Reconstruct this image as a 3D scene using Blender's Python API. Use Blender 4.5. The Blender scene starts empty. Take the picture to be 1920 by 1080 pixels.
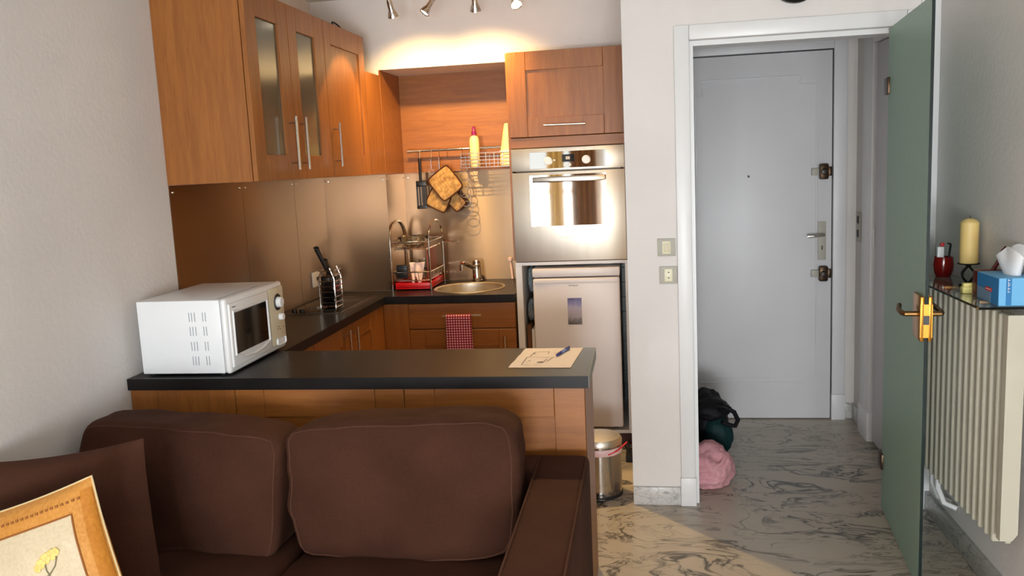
import bpy, bmesh, math, random
from mathutils import Vector, Matrix, noise
random.seed(7)
PI = math.pi
S = bpy.context.scene
COL = S.collection

# ------------------------------------------------------------------ camera
FPX = 1589.42
cam = bpy.data.cameras.new('camera'); camo = bpy.data.objects.new('camera', cam); COL.objects.link(camo)
cam.sensor_fit = 'HORIZONTAL'; cam.sensor_width = 36.0; cam.lens = 36.0 * FPX / 1920.0
cam.clip_start = 0.02
camo.matrix_world = Matrix(((0.98762066, 0.02313312, 0.15514601, 0.0),
                            (0.15010379, 0.14779779, -0.97756057, 0.0),
                            (-0.04554426, 0.98874702, 0.14249578, 1.529),
                            (0, 0, 0, 1)))
S.camera = camo
# ------------------------------------------------------------------ view, world, daylight
S.view_settings.view_transform = 'Standard'
S.view_settings.look = 'None'
S.view_settings.gamma = 1.0
S.view_settings.use_curve_mapping = False
S.view_settings.exposure = 0.0
W = bpy.data.worlds.new('sky'); S.world = W; W.use_nodes = True
bg = W.node_tree.nodes['Background']; bg.inputs['Color'].default_value = (0.82, 0.92, 1.0, 1); bg.inputs['Strength'].default_value = 2.5

def area(name, loc, rot, sx, sy, energy, color):
    l = bpy.data.lights.new(name, 'AREA'); l.shape = 'RECTANGLE'; l.size = sx; l.size_y = sy
    l.energy = energy; l.color = color
    o = bpy.data.objects.new(name, l); o.location = loc; o.rotation_euler = rot; COL.objects.link(o); return o
# daylight coming in through the window openings of the wall behind the photographer
area('daylight_window', (0.2, -3.68, 0.80), (math.radians(90), 0, 0), 1.58, 1.1, 255, (0.93, 0.97, 1.0))
area('daylight_side_window', (-1.35, -3.68, 0.80), (math.radians(90), 0, 0), 0.68, 1.1, 84, (0.93, 0.97, 1.0))
SPOT_POWER = 22
SPOT_COLOR = (1.0, 0.66, 0.26)

# ------------------------------------------------------------------ colours and materials
def lin(c):
    def f(v):
        v /= 255.0
        return v / 12.92 if v <= 0.04045 else ((v + 0.055) / 1.055) ** 2.4
    return (f(c[0]), f(c[1]), f(c[2]), 1.0)

class NT:
    def __init__(s, name):
        s.m = bpy.data.materials.new(name); s.m.use_nodes = True
        s.t = s.m.node_tree; s.b = s.t.nodes['Principled BSDF']
    def n(s, typ, **kw):
        nd = s.t.nodes.new(typ)
        for k, v in kw.items():
            if k in nd.inputs: nd.inputs[k].default_value = v
            else: setattr(nd, k, v)
        return nd
    def l(s, a, b): s.t.links.new(a, b)
    def coord(s, scale=(1, 1, 1), kind='Object'):
        tc = s.n('ShaderNodeTexCoord'); mp = s.n('ShaderNodeMapping'); mp.inputs['Scale'].default_value = scale
        s.l(tc.outputs[kind], mp.inputs['Vector']); return mp.outputs['Vector']
    def ramp(s, fac, stops, interp='LINEAR'):
        r = s.n('ShaderNodeValToRGB'); r.color_ramp.interpolation = interp
        e = r.color_ramp.elements
        while len(e) < len(stops): e.new(0.5)
        for i, (p, c) in enumerate(stops):
            e[i].position = p; e[i].color = c if len(c) == 4 else lin(c)
        s.l(fac, r.inputs['Fac']); return r.outputs['Color']
    def noise(s, vec, scale, detail=3, dist=0.0, rough=0.5):
        nd = s.n('ShaderNodeTexNoise', Scale=scale, Detail=detail, Distortion=dist, Roughness=rough)
        s.l(vec, nd.inputs['Vector']); return nd.outputs['Fac']
    def math(s, op, a, b=None, c=None):
        nd = s.n('ShaderNodeMath', operation=op)
        for i, v in enumerate((a, b, c)):
            if v is None: continue
            if isinstance(v, (int, float)): nd.inputs[i].default_value = v
            else: s.l(v, nd.inputs[i])
        return nd.outputs[0]
    def mix(s, fac, a, b):
        nd = s.n('ShaderNodeMix', data_type='RGBA')
        for i, v in ((0, fac), (6, a), (7, b)):
            if isinstance(v, (int, float)): nd.inputs[i].default_value = v
            elif isinstance(v, tuple): nd.inputs[i].default_value = v if len(v) == 4 else lin(v)
            else: s.l(v, nd.inputs[i])
        return nd.outputs[2]
    def bump(s, h, strength, dist=0.01):
        nd = s.n('ShaderNodeBump', Strength=strength, Distance=dist); s.l(h, nd.inputs['Height']); s.l(nd.outputs[0], s.b.inputs['Normal'])
    def set(s, **kw):
        for k, v in kw.items(): s.b.inputs[k.replace('_', ' ')].default_value = v
        return s

def plain(name, c, rough=0.5, metal=0.0, spec=0.5, var=0.0, vs=8, **kw):
    t = NT(name); t.set(Roughness=rough, Metallic=metal)
    t.b.inputs['Specular IOR Level'].default_value = spec
    if var:
        f = t.noise(t.coord(), vs, 3)
        lo = tuple(max(0, v - var * 255) for v in c); hi = tuple(min(255, v + var * 255) for v in c)
        t.l(t.ramp(f, [(0.3, lo), (0.7, hi)]), t.b.inputs['Base Color'])
    else: t.b.inputs['Base Color'].default_value = lin(c)
    for k, v in kw.items(): t.b.inputs[k.replace('_', ' ')].default_value = v
    return t.m

def wood(name, sc, c0=(128, 74, 25), c1=(158, 98, 41)):
    t = NT(name); t.set(Roughness=0.42)
    oi = t.n('ShaderNodeObjectInfo')
    v = t.coord(sc)
    ad = t.n('ShaderNodeVectorMath', operation='ADD'); t.l(v, ad.inputs[0])
    cb = t.n('ShaderNodeCombineXYZ'); r = t.math('MULTIPLY', oi.outputs['Random'], 37.0)
    for i in range(3): t.l(r, cb.inputs[i])
    t.l(cb.outputs[0], ad.inputs[1]); v = ad.outputs[0]
    f1 = t.noise(v, 1.0, 4, 0.4, 0.6)
    f2 = t.noise(v, 6.0, 3, 0.2)
    f = t.math('ADD', t.math('MULTIPLY', f1, 0.7), t.math('MULTIPLY', f2, 0.3))
    col = t.ramp(f, [(0.32, c0), (0.68, c1)])
    t.l(col, t.b.inputs['Base Color']); t.bump(f2, 0.04, 0.004)
    return t.m

def wall_paint(name, c, bump=0.25):
    t = NT(name); t.set(Roughness=0.75); t.b.inputs['Specular IOR Level'].default_value = 0.25
    v = t.coord()
    a = tuple(x - 4 for x in c); b = tuple(min(255, x + 3) for x in c)
    t.l(t.ramp(t.noise(v, 2.5, 4), [(0.3, a), (0.7, b)]), t.b.inputs['Base Color'])
    t.bump(t.noise(v, 60, 4), bump, 0.004); return t.m

def marble(name, base=(170, 158, 141), base2=(190, 180, 164), vein=(46, 42, 38), sc=(2.6, 5.6, 5.0)):
    t = NT(name); t.set(Roughness=0.32)
    v = t.coord(sc, 'Object')
    warp = t.n('ShaderNodeTexNoise', Scale=0.55, Detail=2.0); t.l(v, warp.inputs['Vector'])
    vm = t.n('ShaderNodeVectorMath', operation='MULTIPLY_ADD'); t.l(warp.outputs['Color'], vm.inputs[0]); vm.inputs[1].default_value = (3.2, 3.2, 2.0); t.l(v, vm.inputs[2])
    f = t.noise(vm.outputs[0], 0.9, 5, 0.7, 0.62)
    d = t.math('ABSOLUTE', t.math('SUBTRACT', f, 0.5))
    line = t.math('SUBTRACT', 1.0, t.math('SMOOTH_MIN', t.math('DIVIDE', d, 0.028), 1.0, 0.2))
    f3 = t.noise(vm.outputs[0], 1.9, 4, 0.5, 0.6)
    d3 = t.math('ABSOLUTE', t.math('SUBTRACT', f3, 0.46))
    line2 = t.math('SUBTRACT', 1.0, t.math('SMOOTH_MIN', t.math('DIVIDE', d3, 0.026), 1.0, 0.2))
    br = t.noise(v, 0.8, 3, 0.5)
    brk = t.ramp(br, [(0.42, (0, 0, 0, 1)), (0.52, (1, 1, 1, 1))])
    brk2 = t.ramp(br, [(0.45, (1, 1, 1, 1)), (0.60, (0, 0, 0, 1))])
    a = t.math('MULTIPLY', line, brk); b = t.math('MULTIPLY', t.math('MULTIPLY', line2, brk2), 0.7)
    m = t.math('MAXIMUM', t.math('MAXIMUM', a, b), 0.0)
    basec = t.ramp(t.noise(v, 0.35, 4, 1.0), [(0.3, base), (0.7, base2)])
    t.l(t.mix(t.math('MULTIPLY', m, 0.95), basec, vein), t.b.inputs['Base Color'])
    return t.m

def steel(name, c=(176, 168, 158), rough=0.3, aniso=0.0, axis='Z', streak=(30, 30, 0.4)):
    t = NT(name); t.set(Metallic=1.0, Roughness=rough)
    v = t.coord(streak)
    f = t.noise(v, 1.0, 3)
    t.l(t.ramp(f, [(0.3, tuple(x - 4 for x in c)), (0.7, tuple(min(255, x + 3) for x in c))]), t.b.inputs['Base Color'])
    if aniso:
        t.b.inputs['Anisotropic'].default_value = aniso
        tg = t.n('ShaderNodeCombineXYZ'); tg.inputs['Z'].default_value = 1.0; t.l(tg.outputs[0], t.b.inputs['Tangent'])
        p2 = t.n('ShaderNodeBsdfPrincipled', Metallic=1.0, Roughness=0.36, Anisotropic=1.0); t.l(tg.outputs[0], p2.inputs['Tangent'])
        p2.inputs['Base Color'].default_value = lin(tuple(min(255, x + 40) for x in c))
        mx = t.n('ShaderNodeMixShader'); mx.inputs[0].default_value = 0.5
        t.l(t.b.outputs[0], mx.inputs[1]); t.l(p2.outputs[0], mx.inputs[2]); t.l(mx.outputs[0], t.t.nodes['Material Output'].inputs['Surface'])
    return t.m

def fabric(name, c, c2, rough=0.9, weave=900, bump=0.3, sheen=0.3):
    t = NT(name); t.set(Roughness=rough); t.b.inputs['Specular IOR Level'].default_value = 0.15
    t.b.inputs['Sheen Weight'].default_value = sheen; t.b.inputs['Sheen Roughness'].default_value = 0.5; t.b.inputs['Sheen Tint'].default_value = lin(c2)
    v = t.coord()
    big = t.noise(v, 5, 4); fine = t.noise(v, weave * 0.4, 2)
    f = t.math('ADD', t.math('MULTIPLY', big, 0.5), t.math('MULTIPLY', fine, 0.5))
    t.l(t.ramp(f, [(0.35, c), (0.65, c2)]), t.b.inputs['Base Color'])
    h = t.math('ADD', t.math('MULTIPLY', fine, 0.4), t.noise(v, 14, 4))
    t.bump(h, bump, 0.01); return t.m

M_ = {}
M_['wood_z'] = wood('oak_vertical_grain', (45, 45, 3))
M_['wood_x'] = wood('oak_across_grain', (3, 45, 45))
M_['wood_y'] = wood('oak_deep_grain', (45, 3, 45))
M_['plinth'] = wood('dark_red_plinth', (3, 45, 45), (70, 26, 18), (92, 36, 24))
M_['wall'] = wall_paint('white_plaster', (223, 218, 214))
M_['ceiling'] = wall_paint('ceiling_paint', (225, 222, 216), 0.1)
M_['white_paint'] = plain('white_gloss_paint', (226, 226, 226), 0.35, var=0.008, vs=5)
M_['door_paint'] = plain('door_white_paint', (214, 213, 215), 0.4, var=0.01, vs=3)
M_['marble'] = marble('veined_marble')
M_['marble_base'] = marble('veined_marble_skirting', (196, 194, 190), (210, 208, 203), (120, 118, 116), (6, 6, 14))
M_['splash'] = steel('brushed_splash_steel', (148, 124, 100), 0.25, 0.6)
M_['steel'] = steel('appliance_steel', (216, 208, 194), 0.4, 0.0)
M_['bin_steel'] = steel('polished_bin_steel', (190, 184, 178), 0.14)
M_['chrome'] = plain('chrome', (222, 220, 216), 0.1, 1.0)
M_['handle'] = plain('satin_handle_metal', (206, 200, 192), 0.22, 1.0)
M_['dark_metal'] = plain('dark_metal', (60, 55, 52), 0.35, 1.0)
M_['laminate'] = plain('black_slate_laminate', (27, 24, 24), 0.3, spec=0.22, var=0.01, vs=14)
M_['edge_grey'] = plain('grey_edge_strip', (150, 146, 138), 0.6)
M_['white_plastic'] = plain('white_plastic', (228, 228, 228), 0.35, var=0.006)
M_['enamel'] = plain('white_enamel', (226, 228, 230), 0.3, var=0.006)
M_['cream_plastic'] = plain('cream_control_plastic', (206, 194, 166), 0.4)
M_['black'] = plain('black_plastic', (14, 13, 13), 0.35)
M_['black_gloss'] = plain('black_glass', (8, 7, 8), 0.06)
M_['mirror_glass'] = plain('mirrored_oven_glass', (176, 168, 158), 0.03, 1.0)
M_['slot'] = plain('vent_slot_grey', (150, 155, 162), 0.6)
M_['grey_mark'] = plain('dark_print', (60, 60, 66), 0.6)
M_['white_print'] = plain('white_print', (236, 232, 224), 0.5)
M_['melamine'] = plain('white_melamine', (226, 220, 214), 0.45)
M_['fridge'] = plain('fridge_white', (224, 216, 214), 0.38, var=0.006)
M_['frost'] = plain('smoked_frosted_glass', (146, 142, 118), 0.16, Transmission_Weight=0.6)
M_['cream_in'] = plain('cabinet_inside', (200, 180, 150), 0.6)
M_['sofa'] = fabric('brown_sofa_cloth', (54, 31, 22), (73, 44, 31), sheen=0.22)
M_['sofa_pipe'] = fabric('brown_piping', (66, 40, 30), (86, 56, 43), sheen=0.1)
M_['gold'] = fabric('gold_satin', (178, 118, 50), (202, 144, 74), 0.5, 300, 0.2, 0.5)
M_['gold_dark'] = fabric('dark_gold_satin', (168, 104, 34), (188, 124, 48), 0.5, 300, 0.2, 0.5)
M_['gold_stitch'] = plain('bronze_stitching', (140, 82, 28), 0.8)
M_['cream_silk'] = fabric('cream_silk', (186, 170, 140), (204, 188, 160), 0.5, 300, 0.25, 0.3)
M_['cord'] = plain('pale_cord', (204, 184, 142), 0.8)
M_['petal'] = plain('pale_yellow_thread', (222, 190, 110), 0.7, var=0.05, vs=60)
M_['stem'] = plain('grey_green_thread', (120, 112, 84), 0.8)
M_['red_plastic'] = plain('red_plastic', (196, 10, 22), 0.35)
M_['pink_cloth'] = fabric('pink_fleece', (196, 138, 146), (214, 160, 166), 0.95, 200, 0.5)
M_['pale_pink'] = fabric('pale_pink_cloth', (228, 196, 186), (238, 212, 202), 0.9, 400, 0.2)
M_['black_nylon'] = fabric('black_nylon', (16, 15, 18), (28, 27, 31), 0.6, 300, 0.3, 0.1)
M_['teal_nylon'] = fabric('dark_teal_nylon', (14, 38, 40), (22, 54, 56), 0.6, 300, 0.3, 0.1)
M_['paper'] = plain('paper', (226, 214, 208), 0.8)
M_['ink'] = plain('grey_ink', (110, 104, 104), 0.9)
M_['pen_blue'] = plain('blue_pen_plastic', (26, 36, 120), 0.3)
M_['pen_clear'] = plain('pale_blue_pen_barrel', (120, 140, 200), 0.2)
M_['radiator'] = plain('cream_radiator_enamel', (196, 190, 172), 0.45, var=0.01)
M_['switch_plate'] = plain('grey_switch_plate', (176, 172, 160), 0.5)
M_['switch_key'] = plain('ivory_switch_key', (226, 220, 190), 0.4)
M_['brass'] = plain('brass', (200, 140, 60), 0.25, 1.0)
M_['old_brass'] = plain('old_brass', (128, 96, 58), 0.35, 1.0)
M_['bronze'] = plain('dark_bronze', (74, 58, 44), 0.35, 0.9)
M_['candle'] = plain('ivory_wax', (226, 196, 126), 0.5, Subsurface_Weight=0.2)
M_['iron'] = plain('black_iron', (20, 18, 18), 0.6, 0.3)
M_['red_glaze'] = plain('dark_red_glaze', (120, 14, 12), 0.12)
M_['red_wood'] = plain('dark_red_lacquer', (96, 18, 18), 0.4)
M_['yellow'] = plain('pale_yellow_paper', (222, 210, 130), 0.6)
M_['tissue'] = fabric('white_tissue', (232, 234, 236), (242, 243, 245), 0.95, 300, 0.1, 0)
M_['box_blue'] = plain('light_blue_card', (110, 180, 226), 0.5)
M_['box_mid'] = plain('mid_blue_card', (40, 120, 180), 0.5)
M_['box_grey'] = plain('grey_blue_card', (110, 140, 166), 0.5)
M_['label_red'] = plain('red_label', (200, 40, 50), 0.5)
M_['bottle_cream'] = plain('cream_bottle_plastic', (240, 222, 160), 0.35)
M_['purple'] = plain('purple_cap', (130, 20, 90), 0.35)
M_['mitt'] = fabric('ochre_quilted_cloth', (128, 92, 56), (206, 164, 104), 0.9, 120, 0.6)
M_['mitt_edge'] = fabric('dark_mitt_binding', (60, 36, 26), (84, 50, 34), 0.9, 300, 0.2)
M_['cardboard'] = plain('brown_board', (112, 66, 26), 0.8, var=0.03)
M_['poly'] = plain('grey_white_plastic_bag', (150, 160, 164), 0.35, var=0.08, vs=30)
M_['tile'] = plain('grey_green_tile', (96, 104, 100), 0.3)
M_['grout'] = plain('dark_grout', (30, 32, 32), 0.8)
M_['board'] = plain('red_brown_chopping_board', (120, 52, 28), 0.5, var=0.02)
M_['ribbon'] = plain('red_ribbon', (206, 40, 50), 0.5)
M_['bag_pink'] = plain('pale_pink_bag_film', (226, 190, 190), 0.4)
M_['rubber'] = plain('dark_rubber', (24, 22, 22), 0.7)
M_['curtain_brown'] = fabric('brown_curtain', (110, 70, 34), (134, 90, 46), 0.8, 60, 0.2)
M_['curtain_gold'] = fabric('golden_curtain', (200, 164, 90), (220, 186, 112), 0.8, 60, 0.2)

t = NT('hob_glass'); t.set(Roughness=0.05); t.b.inputs['Base Color'].default_value = (0.006, 0.006, 0.007, 1); M_['hob'] = t.m
t = NT('clear_glass'); t.set(Roughness=0.02, IOR=1.45); t.b.inputs['Transmission Weight'].default_value = 1.0
t.b.inputs['Base Color'].default_value = (0.86, 0.92, 0.9, 1); M_['glass'] = t.m
t = NT('green_frosted_glass'); t.set(Roughness=0.4, IOR=1.3); t.b.inputs['Transmission Weight'].default_value = 0.3
f = t.noise(t.coord(), 90, 2)
t.l(t.ramp(f, [(0.3, (162, 194, 177)), (0.7, (170, 202, 185))]), t.b.inputs['Base Color']); M_['green_glass'] = t.m
M_['green_edge'] = plain('dark_green_glass_edge', (16, 34, 34), 0.1)
t = NT('lamp_glow'); t.b.inputs['Base Color'].default_value = (1, 0.9, 0.7, 1)
t.b.inputs['Emission Color'].default_value = (1.0, 0.86, 0.6, 1); t.b.inputs['Emission Strength'].default_value = 14.0; M_['bulb'] = t.m
t = NT('orange_digits'); t.b.inputs['Emission Color'].default_value = (1.0, 0.32, 0.05, 1); t.b.inputs['Emission Strength'].default_value = 0.6; M_['digits'] = t.m

t = NT('red_gingham'); t.set(Roughness=0.9)
tc = t.n('ShaderNodeTexCoord'); sp = t.n('ShaderNodeSeparateXYZ'); t.l(tc.outputs['Object'], sp.inputs[0])
fx = t.math('GREATER_THAN', t.math('FRACT', t.math('MULTIPLY', sp.outputs['X'], 72.0)), 0.45)
fz = t.math('GREATER_THAN', t.math('FRACT', t.math('MULTIPLY', sp.outputs['Z'], 72.0)), 0.45)
sm = t.math('MULTIPLY', t.math('ADD', fx, fz), 0.5)
t.l(t.ramp(sm, [(0.0, (236, 214, 214)), (0.5, (176, 52, 78)), (1.0, (112, 10, 36))]), t.b.inputs['Base Color']); M_['gingham'] = t.m

t = NT('mountain_picture'); t.set(Roughness=0.4)
tc = t.n('ShaderNodeTexCoord'); sp = t.n('ShaderNodeSeparateXYZ'); t.l(tc.outputs['Generated'], sp.inputs[0])
g = t.math('ADD', sp.outputs['Z'], t.math('MULTIPLY', t.math('SUBTRACT', t.noise(t.coord((1, 1, 1)), 55, 5), 0.5), 0.35))
t.l(t.ramp(g, [(0.0, (90, 80, 76)), (0.16, (128, 124, 124)), (0.3, (176, 166, 172)), (0.62, (186, 178, 200)), (0.82, (140, 136, 184)), (1.0, (84, 84, 130))]), t.b.inputs['Base Color']); M_['picture'] = t.m

# ------------------------------------------------------------------ mesh building
WL = {}
class B:
    """collects shapes (in room metres) into ONE mesh"""
    def __init__(s): s.bm = bmesh.new()
    def _new(s, before): return [v for v in s.bm.verts if v.index == -1 or v not in before]
    def box(s, x0, x1, y0, y1, z0, z1, b=0.0, seg=2):
        m = Matrix.Translation(((x0 + x1) / 2, (y0 + y1) / 2, (z0 + z1) / 2)) @ Matrix.Diagonal((abs(x1 - x0), abs(y1 - y0), abs(z1 - z0), 1))
        r = bmesh.ops.create_cube(s.bm, size=1.0, matrix=m)
        if b > 0:
            es = {e for v in r['verts'] for e in v.link_edges}
            bmesh.ops.bevel(s.bm, geom=list(es), offset=b, segments=seg, affect='EDGES', profile=0.5)
        return s
    def tube(s, pts, r, seg=8, closed=False, r2=None):
        pts = [Vector(p) for p in pts]; n = len(pts); rings = []
        t0 = (pts[1] - pts[0]).normalized()
        up = Vector((0, 0, 1)) if abs(t0.z) < 0.9 else Vector((1, 0, 0))
        nrm = (up - t0 * up.dot(t0)).normalized()
        for i, p in enumerate(pts):
            if closed: t = (pts[(i + 1) % n] - pts[i - 1])
            else: t = pts[min(i + 1, n - 1)] - pts[max(i - 1, 0)]
            t.normalize(); nrm = (nrm - t * nrm.dot(t))
            if nrm.length < 1e-6: nrm = t.orthogonal()
            nrm.normalize(); bn = t.cross(nrm)
            rr = r if r2 is None else r + (r2 - r) * i / max(1, n - 1)
            rings.append([s.bm.verts.new(p + (nrm * math.cos(2 * PI * k / seg) + bn * math.sin(2 * PI * k / seg)) * rr) for k in range(seg)])
        for i in range(n if closed else n - 1):
            a, c = rings[i], rings[(i + 1) % n]
            for k in range(seg):
                s.bm.faces.new((a[k], a[(k + 1) % seg], c[(k + 1) % seg], c[k]))
        if not closed:
            s.bm.faces.new(rings[0][::-1]); s.bm.faces.new(rings[-1])
        return s
    def lathe(s, prof, mat=None, seg=28, cap=True):
        """prof: (radius, height) pairs turned about local Z; mat places it"""
        mat = mat or Matrix(); rings = []
        for r, z in prof:
            if r < 1e-6: rings.append([s.bm.verts.new(mat @ Vector((0, 0, z)))])
            else: rings.append([s.bm.verts.new(mat @ Vector((r * math.cos(2 * PI * k / seg), r * math.sin(2 * PI * k / seg), z))) for k in range(seg)])
        for a, c in zip(rings, rings[1:]):
            for k in range(seg):
                k2 = (k + 1) % seg
                if len(a) == 1 and len(c) == 1: continue
                if len(a) == 1: s.bm.faces.new((a[0], c[k2], c[k]))
                elif len(c) == 1: s.bm.faces.new((a[k], a[k2], c[0]))
                else: s.bm.faces.new((a[k], a[k2], c[k2], c[k]))
        if cap:
            if len(rings[0]) > 1: s.bm.faces.new(rings[0][::-1])
            if len(rings[-1]) > 1: s.bm.faces.new(rings[-1])
        return s
    def prism(s, poly, axis, a, b):
        """poly: 2-D outline in the plane across `axis`; swept from a to b"""
        def P(u, v, w): return {'X': (w, u, v), 'Y': (u, w, v), 'Z': (u, v, w)}[axis]
        A = [s.bm.verts.new(P(u, v, a)) for u, v in poly]; C = [s.bm.verts.new(P(u, v, b)) for u, v in poly]
        n = len(poly)
        s.bm.faces.new(A[::-1]); s.bm.faces.new(C)
        for i in range(n): s.bm.faces.new((A[i], A[(i + 1) % n], C[(i + 1) % n], C[i]))
        return s
    def grid(s, fn, nu, nv, wrap_u=False):
        vs = [[s.bm.verts.new(fn(i / nu, j / nv)) for j in range(nv + 1)] for i in range(nu if wrap_u else nu + 1)]
        m = len(vs)
        for i in range(nu):
            for j in range(nv):
                s.bm.faces.new((vs[i][j], vs[(i + 1) % m][j], vs[(i + 1) % m][j + 1], vs[i][j + 1]))
        return s
    def blob(s, c, r, amp=0.15, freq=2.0, sub=4, flat=None):
        k = bmesh.ops.create_icosphere(s.bm, subdivisions=sub, radius=1.0)
        for v in k['verts']:
            d = v.co.normalized(); f = 1 + amp * noise.noise(d * freq + Vector(c) * 5) + amp * 0.4 * noise.noise(d * freq * 3)
            p = Vector((d.x * r[0] * f, d.y * r[1] * f, d.z * r[2] * f)) + Vector(c)
            if flat is not None and p.z < flat: p.z = flat + (p.z - flat) * 0.02
            v.co = p
        return s
    def text(s, txt, size, mat, depth=0.0006):
        cu = bpy.data.curves.new('lettering', 'FONT'); cu.body = txt; cu.size = size; cu.extrude = depth; cu.align_x = 'CENTER'; cu.align_y = 'CENTER'
        o = bpy.data.objects.new('lettering', cu); COL.objects.link(o)
        bpy.context.view_layer.update()
        me = bpy.data.meshes.new_from_object(o.evaluated_get(bpy.context.evaluated_depsgraph_get()))
        me.transform(mat); s.bm.from_mesh(me)
        bpy.data.objects.remove(o); bpy.data.curves.remove(cu); bpy.data.meshes.remove(me)
        return s
    def xf(s, m):
        bmesh.ops.transform(s.bm, matrix=m, verts=s.bm.verts[:]); return s
    def build(s, name, mat, parent=None, smooth=35, label=None, local=False):
        bm = s.bm
        bmesh.ops.recalc_face_normals(bm, faces=bm.faces[:])
        if parent is not None: off = WL[parent.name] if not local else Vector((0, 0, 0))
        else:
            xs = [v.co for v in bm.verts]
            off = Vector(((min(v.x for v in xs) + max(v.x for v in xs)) / 2, (min(v.y for v in xs) + max(v.y for v in xs)) / 2, min(v.z for v in xs)))
        bmesh.ops.translate(bm, vec=-off, verts=bm.verts[:])
        me = bpy.data.meshes.new(name); bm.to_mesh(me); bm.free()
        for p in me.polygons: p.use_smooth = smooth > 0
        if smooth > 0: me.set_sharp_from_angle(angle=math.radians(smooth))
        me.materials.append(M_[mat] if isinstance(mat, str) else mat)
        o = bpy.data.objects.new(name, me); COL.objects.link(o)
        if parent is not None: o.parent = parent
        else: o.location = off
        WL[o.name] = off
        if label: o['label'] = label
        return o

def thing(name, label, cat, loc, group=None, kind=None):
    o = bpy.data.objects.new(name, None); o.empty_display_size = 0.05; COL.objects.link(o)
    o.location = loc; WL[o.name] = Vector(loc)
    return tag(o, label, cat, group, kind)
def tag(o, label, cat, group=None, kind=None):
    o['label'] = label; o['category'] = cat
    if group: o['group'] = group
    if kind: o['kind'] = kind
    return o
def struct(o, label, cat): return tag(o, label, cat, None, 'structure')
def T(x, y, z): return Matrix.Translation((x, y, z))
def R(a, ax): return Matrix.Rotation(a, 4, ax)
def facing_y(x, y, z): return T(x, y, z) @ R(PI / 2, 'X')      # local Z looks towards -Y
def facing_x(x, y, z): return T(x, y, z) @ R(PI / 2, 'Y')      # local Z looks towards +X
def arc(c, r, a0, a1, n, u, v):
    c, u, v = Vector(c), Vector(u), Vector(v)
    return [c + (u * math.cos(a0 + (a1 - a0) * i / n) + v * math.sin(a0 + (a1 - a0) * i / n)) * r for i in range(n + 1)]

# ------------------------------------------------------------------ room shell
XL, XR, YB, ZC, YR = -1.804, 1.172, 5.05, 2.477, -3.6
ZW = 0.8506
struct(B().box(XL - 0.15, XR + 0.15, YR - 0.1, 5.2, -0.08, 0.0).build('floor', 'marble'), 'pale marble floor with dark swirling veins', 'floor')
struct(B().box(XL - 0.15, XR + 0.15, YR - 0.1, 5.2, ZC, ZC + 0.08).build('ceiling', 'ceiling'), 'plain white ceiling above the kitchen corner', 'ceiling')
struct(B().box(XL - 0.15, XL, YR - 0.1, 5.2, 0, ZC).build('wall_left', 'wall'), 'white textured wall beside the microwave and sofa', 'wall')
struct(B().box(XR, XR + 0.15, YR - 0.1, 5.2, 0, ZC).build('wall_right', 'wall'), 'white wall behind the radiator', 'wall')
struct(B().box(XL, -0.073, YB, YB + 0.15, 0, ZC).build('wall_back', 'wall'), 'white wall at the back of the kitchen', 'wall')
b = B().box(XL, -0.69, 4.67, YB, 2.0885, ZC).box(-0.69, -0.073, 4.67, YB, 2.104, ZC)
struct(b.build('wall_bulkhead', 'wall'), 'spot-lit white bulkhead above the kitchen niche', 'wall')
struct(B().box(XL, -1.4365, 4.67, YB, 0, 2.0885).build('wall_duct', 'wall'), 'boxed duct in the kitchen corner clad in steel and wood', 'wall')
b = B().box(-0.073, 0.2, 3.672, 5.2, 0, ZC)
struct(b.build('wall_pillar', 'wall'), 'white wall end carrying the grey switches between kitchen and doorway', 'wall')
b = B().box(0.2, XR, 3.672, 3.80, 2.006, ZC).box(1.045, XR, 3.672, 3.80, 0, 2.006)
struct(b.build('wall_lintel', 'wall'), 'white wall above the doorway to the entrance', 'wall')
struct(B().box(0.2, XR, 4.975, 5.2, 0, ZC).build('wall_entrance', 'wall'), 'white wall around the entrance door', 'wall')
# rear wall with two tall window openings
b = B()
xs = [XL - 0.15, -1.70, -1.0, -0.6, 1.0, XR + 0.15]
for x0, x1 in ((xs[0], xs[1]), (xs[2], xs[3]), (xs[4], xs[5])): b.box(x0, x1, YR - 0.1, YR, 0, ZC)
for x0, x1 in ((xs[1], xs[2]), (xs[3], xs[4])): b.box(x0, x1, YR - 0.1, YR, 0, 0.23).box(x0, x1, YR - 0.1, YR, 2.33, ZC)
struct(b.build('wall_rear', 'wall'), 'white window wall facing the kitchen', 'wall')
def window(n, x0, x1, label):
    r = thing('window_%d' % n, label, 'window', ((x0 + x1) / 2, YR, 0.23), kind='structure')
    y0, y1 = YR - 0.09, YR - 0.03
    b = B(); w = 0.05
    b.box(x0, x1, y0, y1, 0.23, 0.28).box(x0, x1, y0, y1, 2.28, 2.33).box(x0, x0 + w, y0, y1, 0.23, 2.33).box(x1 - w, x1, y0, y1, 0.23, 2.33)
    xm = (x0 + x1) / 2; b.box(xm - 0.03, xm + 0.03, y0, y1, 0.23, 2.33)
    b.box(x0, x1, y0 + 0.01, y1 - 0.01, 1.10, 1.15)
    b.build('window_frame', 'white_paint', r)
window(1, -1.70, -1.0, 'tall narrow window with a cross bar')
window(2, -0.6, 1.0, 'wide tall window with a cross bar')
def curtain(x0, x1, mat, label):
    def fn(u, v):
        x = x0 + (x1 - x0) * u
        return Vector((x, YR + 0.07 + 0.025 * math.sin(u * PI * 2 * (x1 - x0) / 0.085), 0.03 + 2.36 * v))
    o = B().grid(fn, 60, 2).build('curtain', mat)
    tag(o, label, 'curtain')
curtain(-1.37, -1.12, 'curtain_gold', 'golden curtain hanging in the tall narrow window')
curtain(-1.03, -0.66, 'curtain_brown', 'brown curtain hanging between the two windows')

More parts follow.
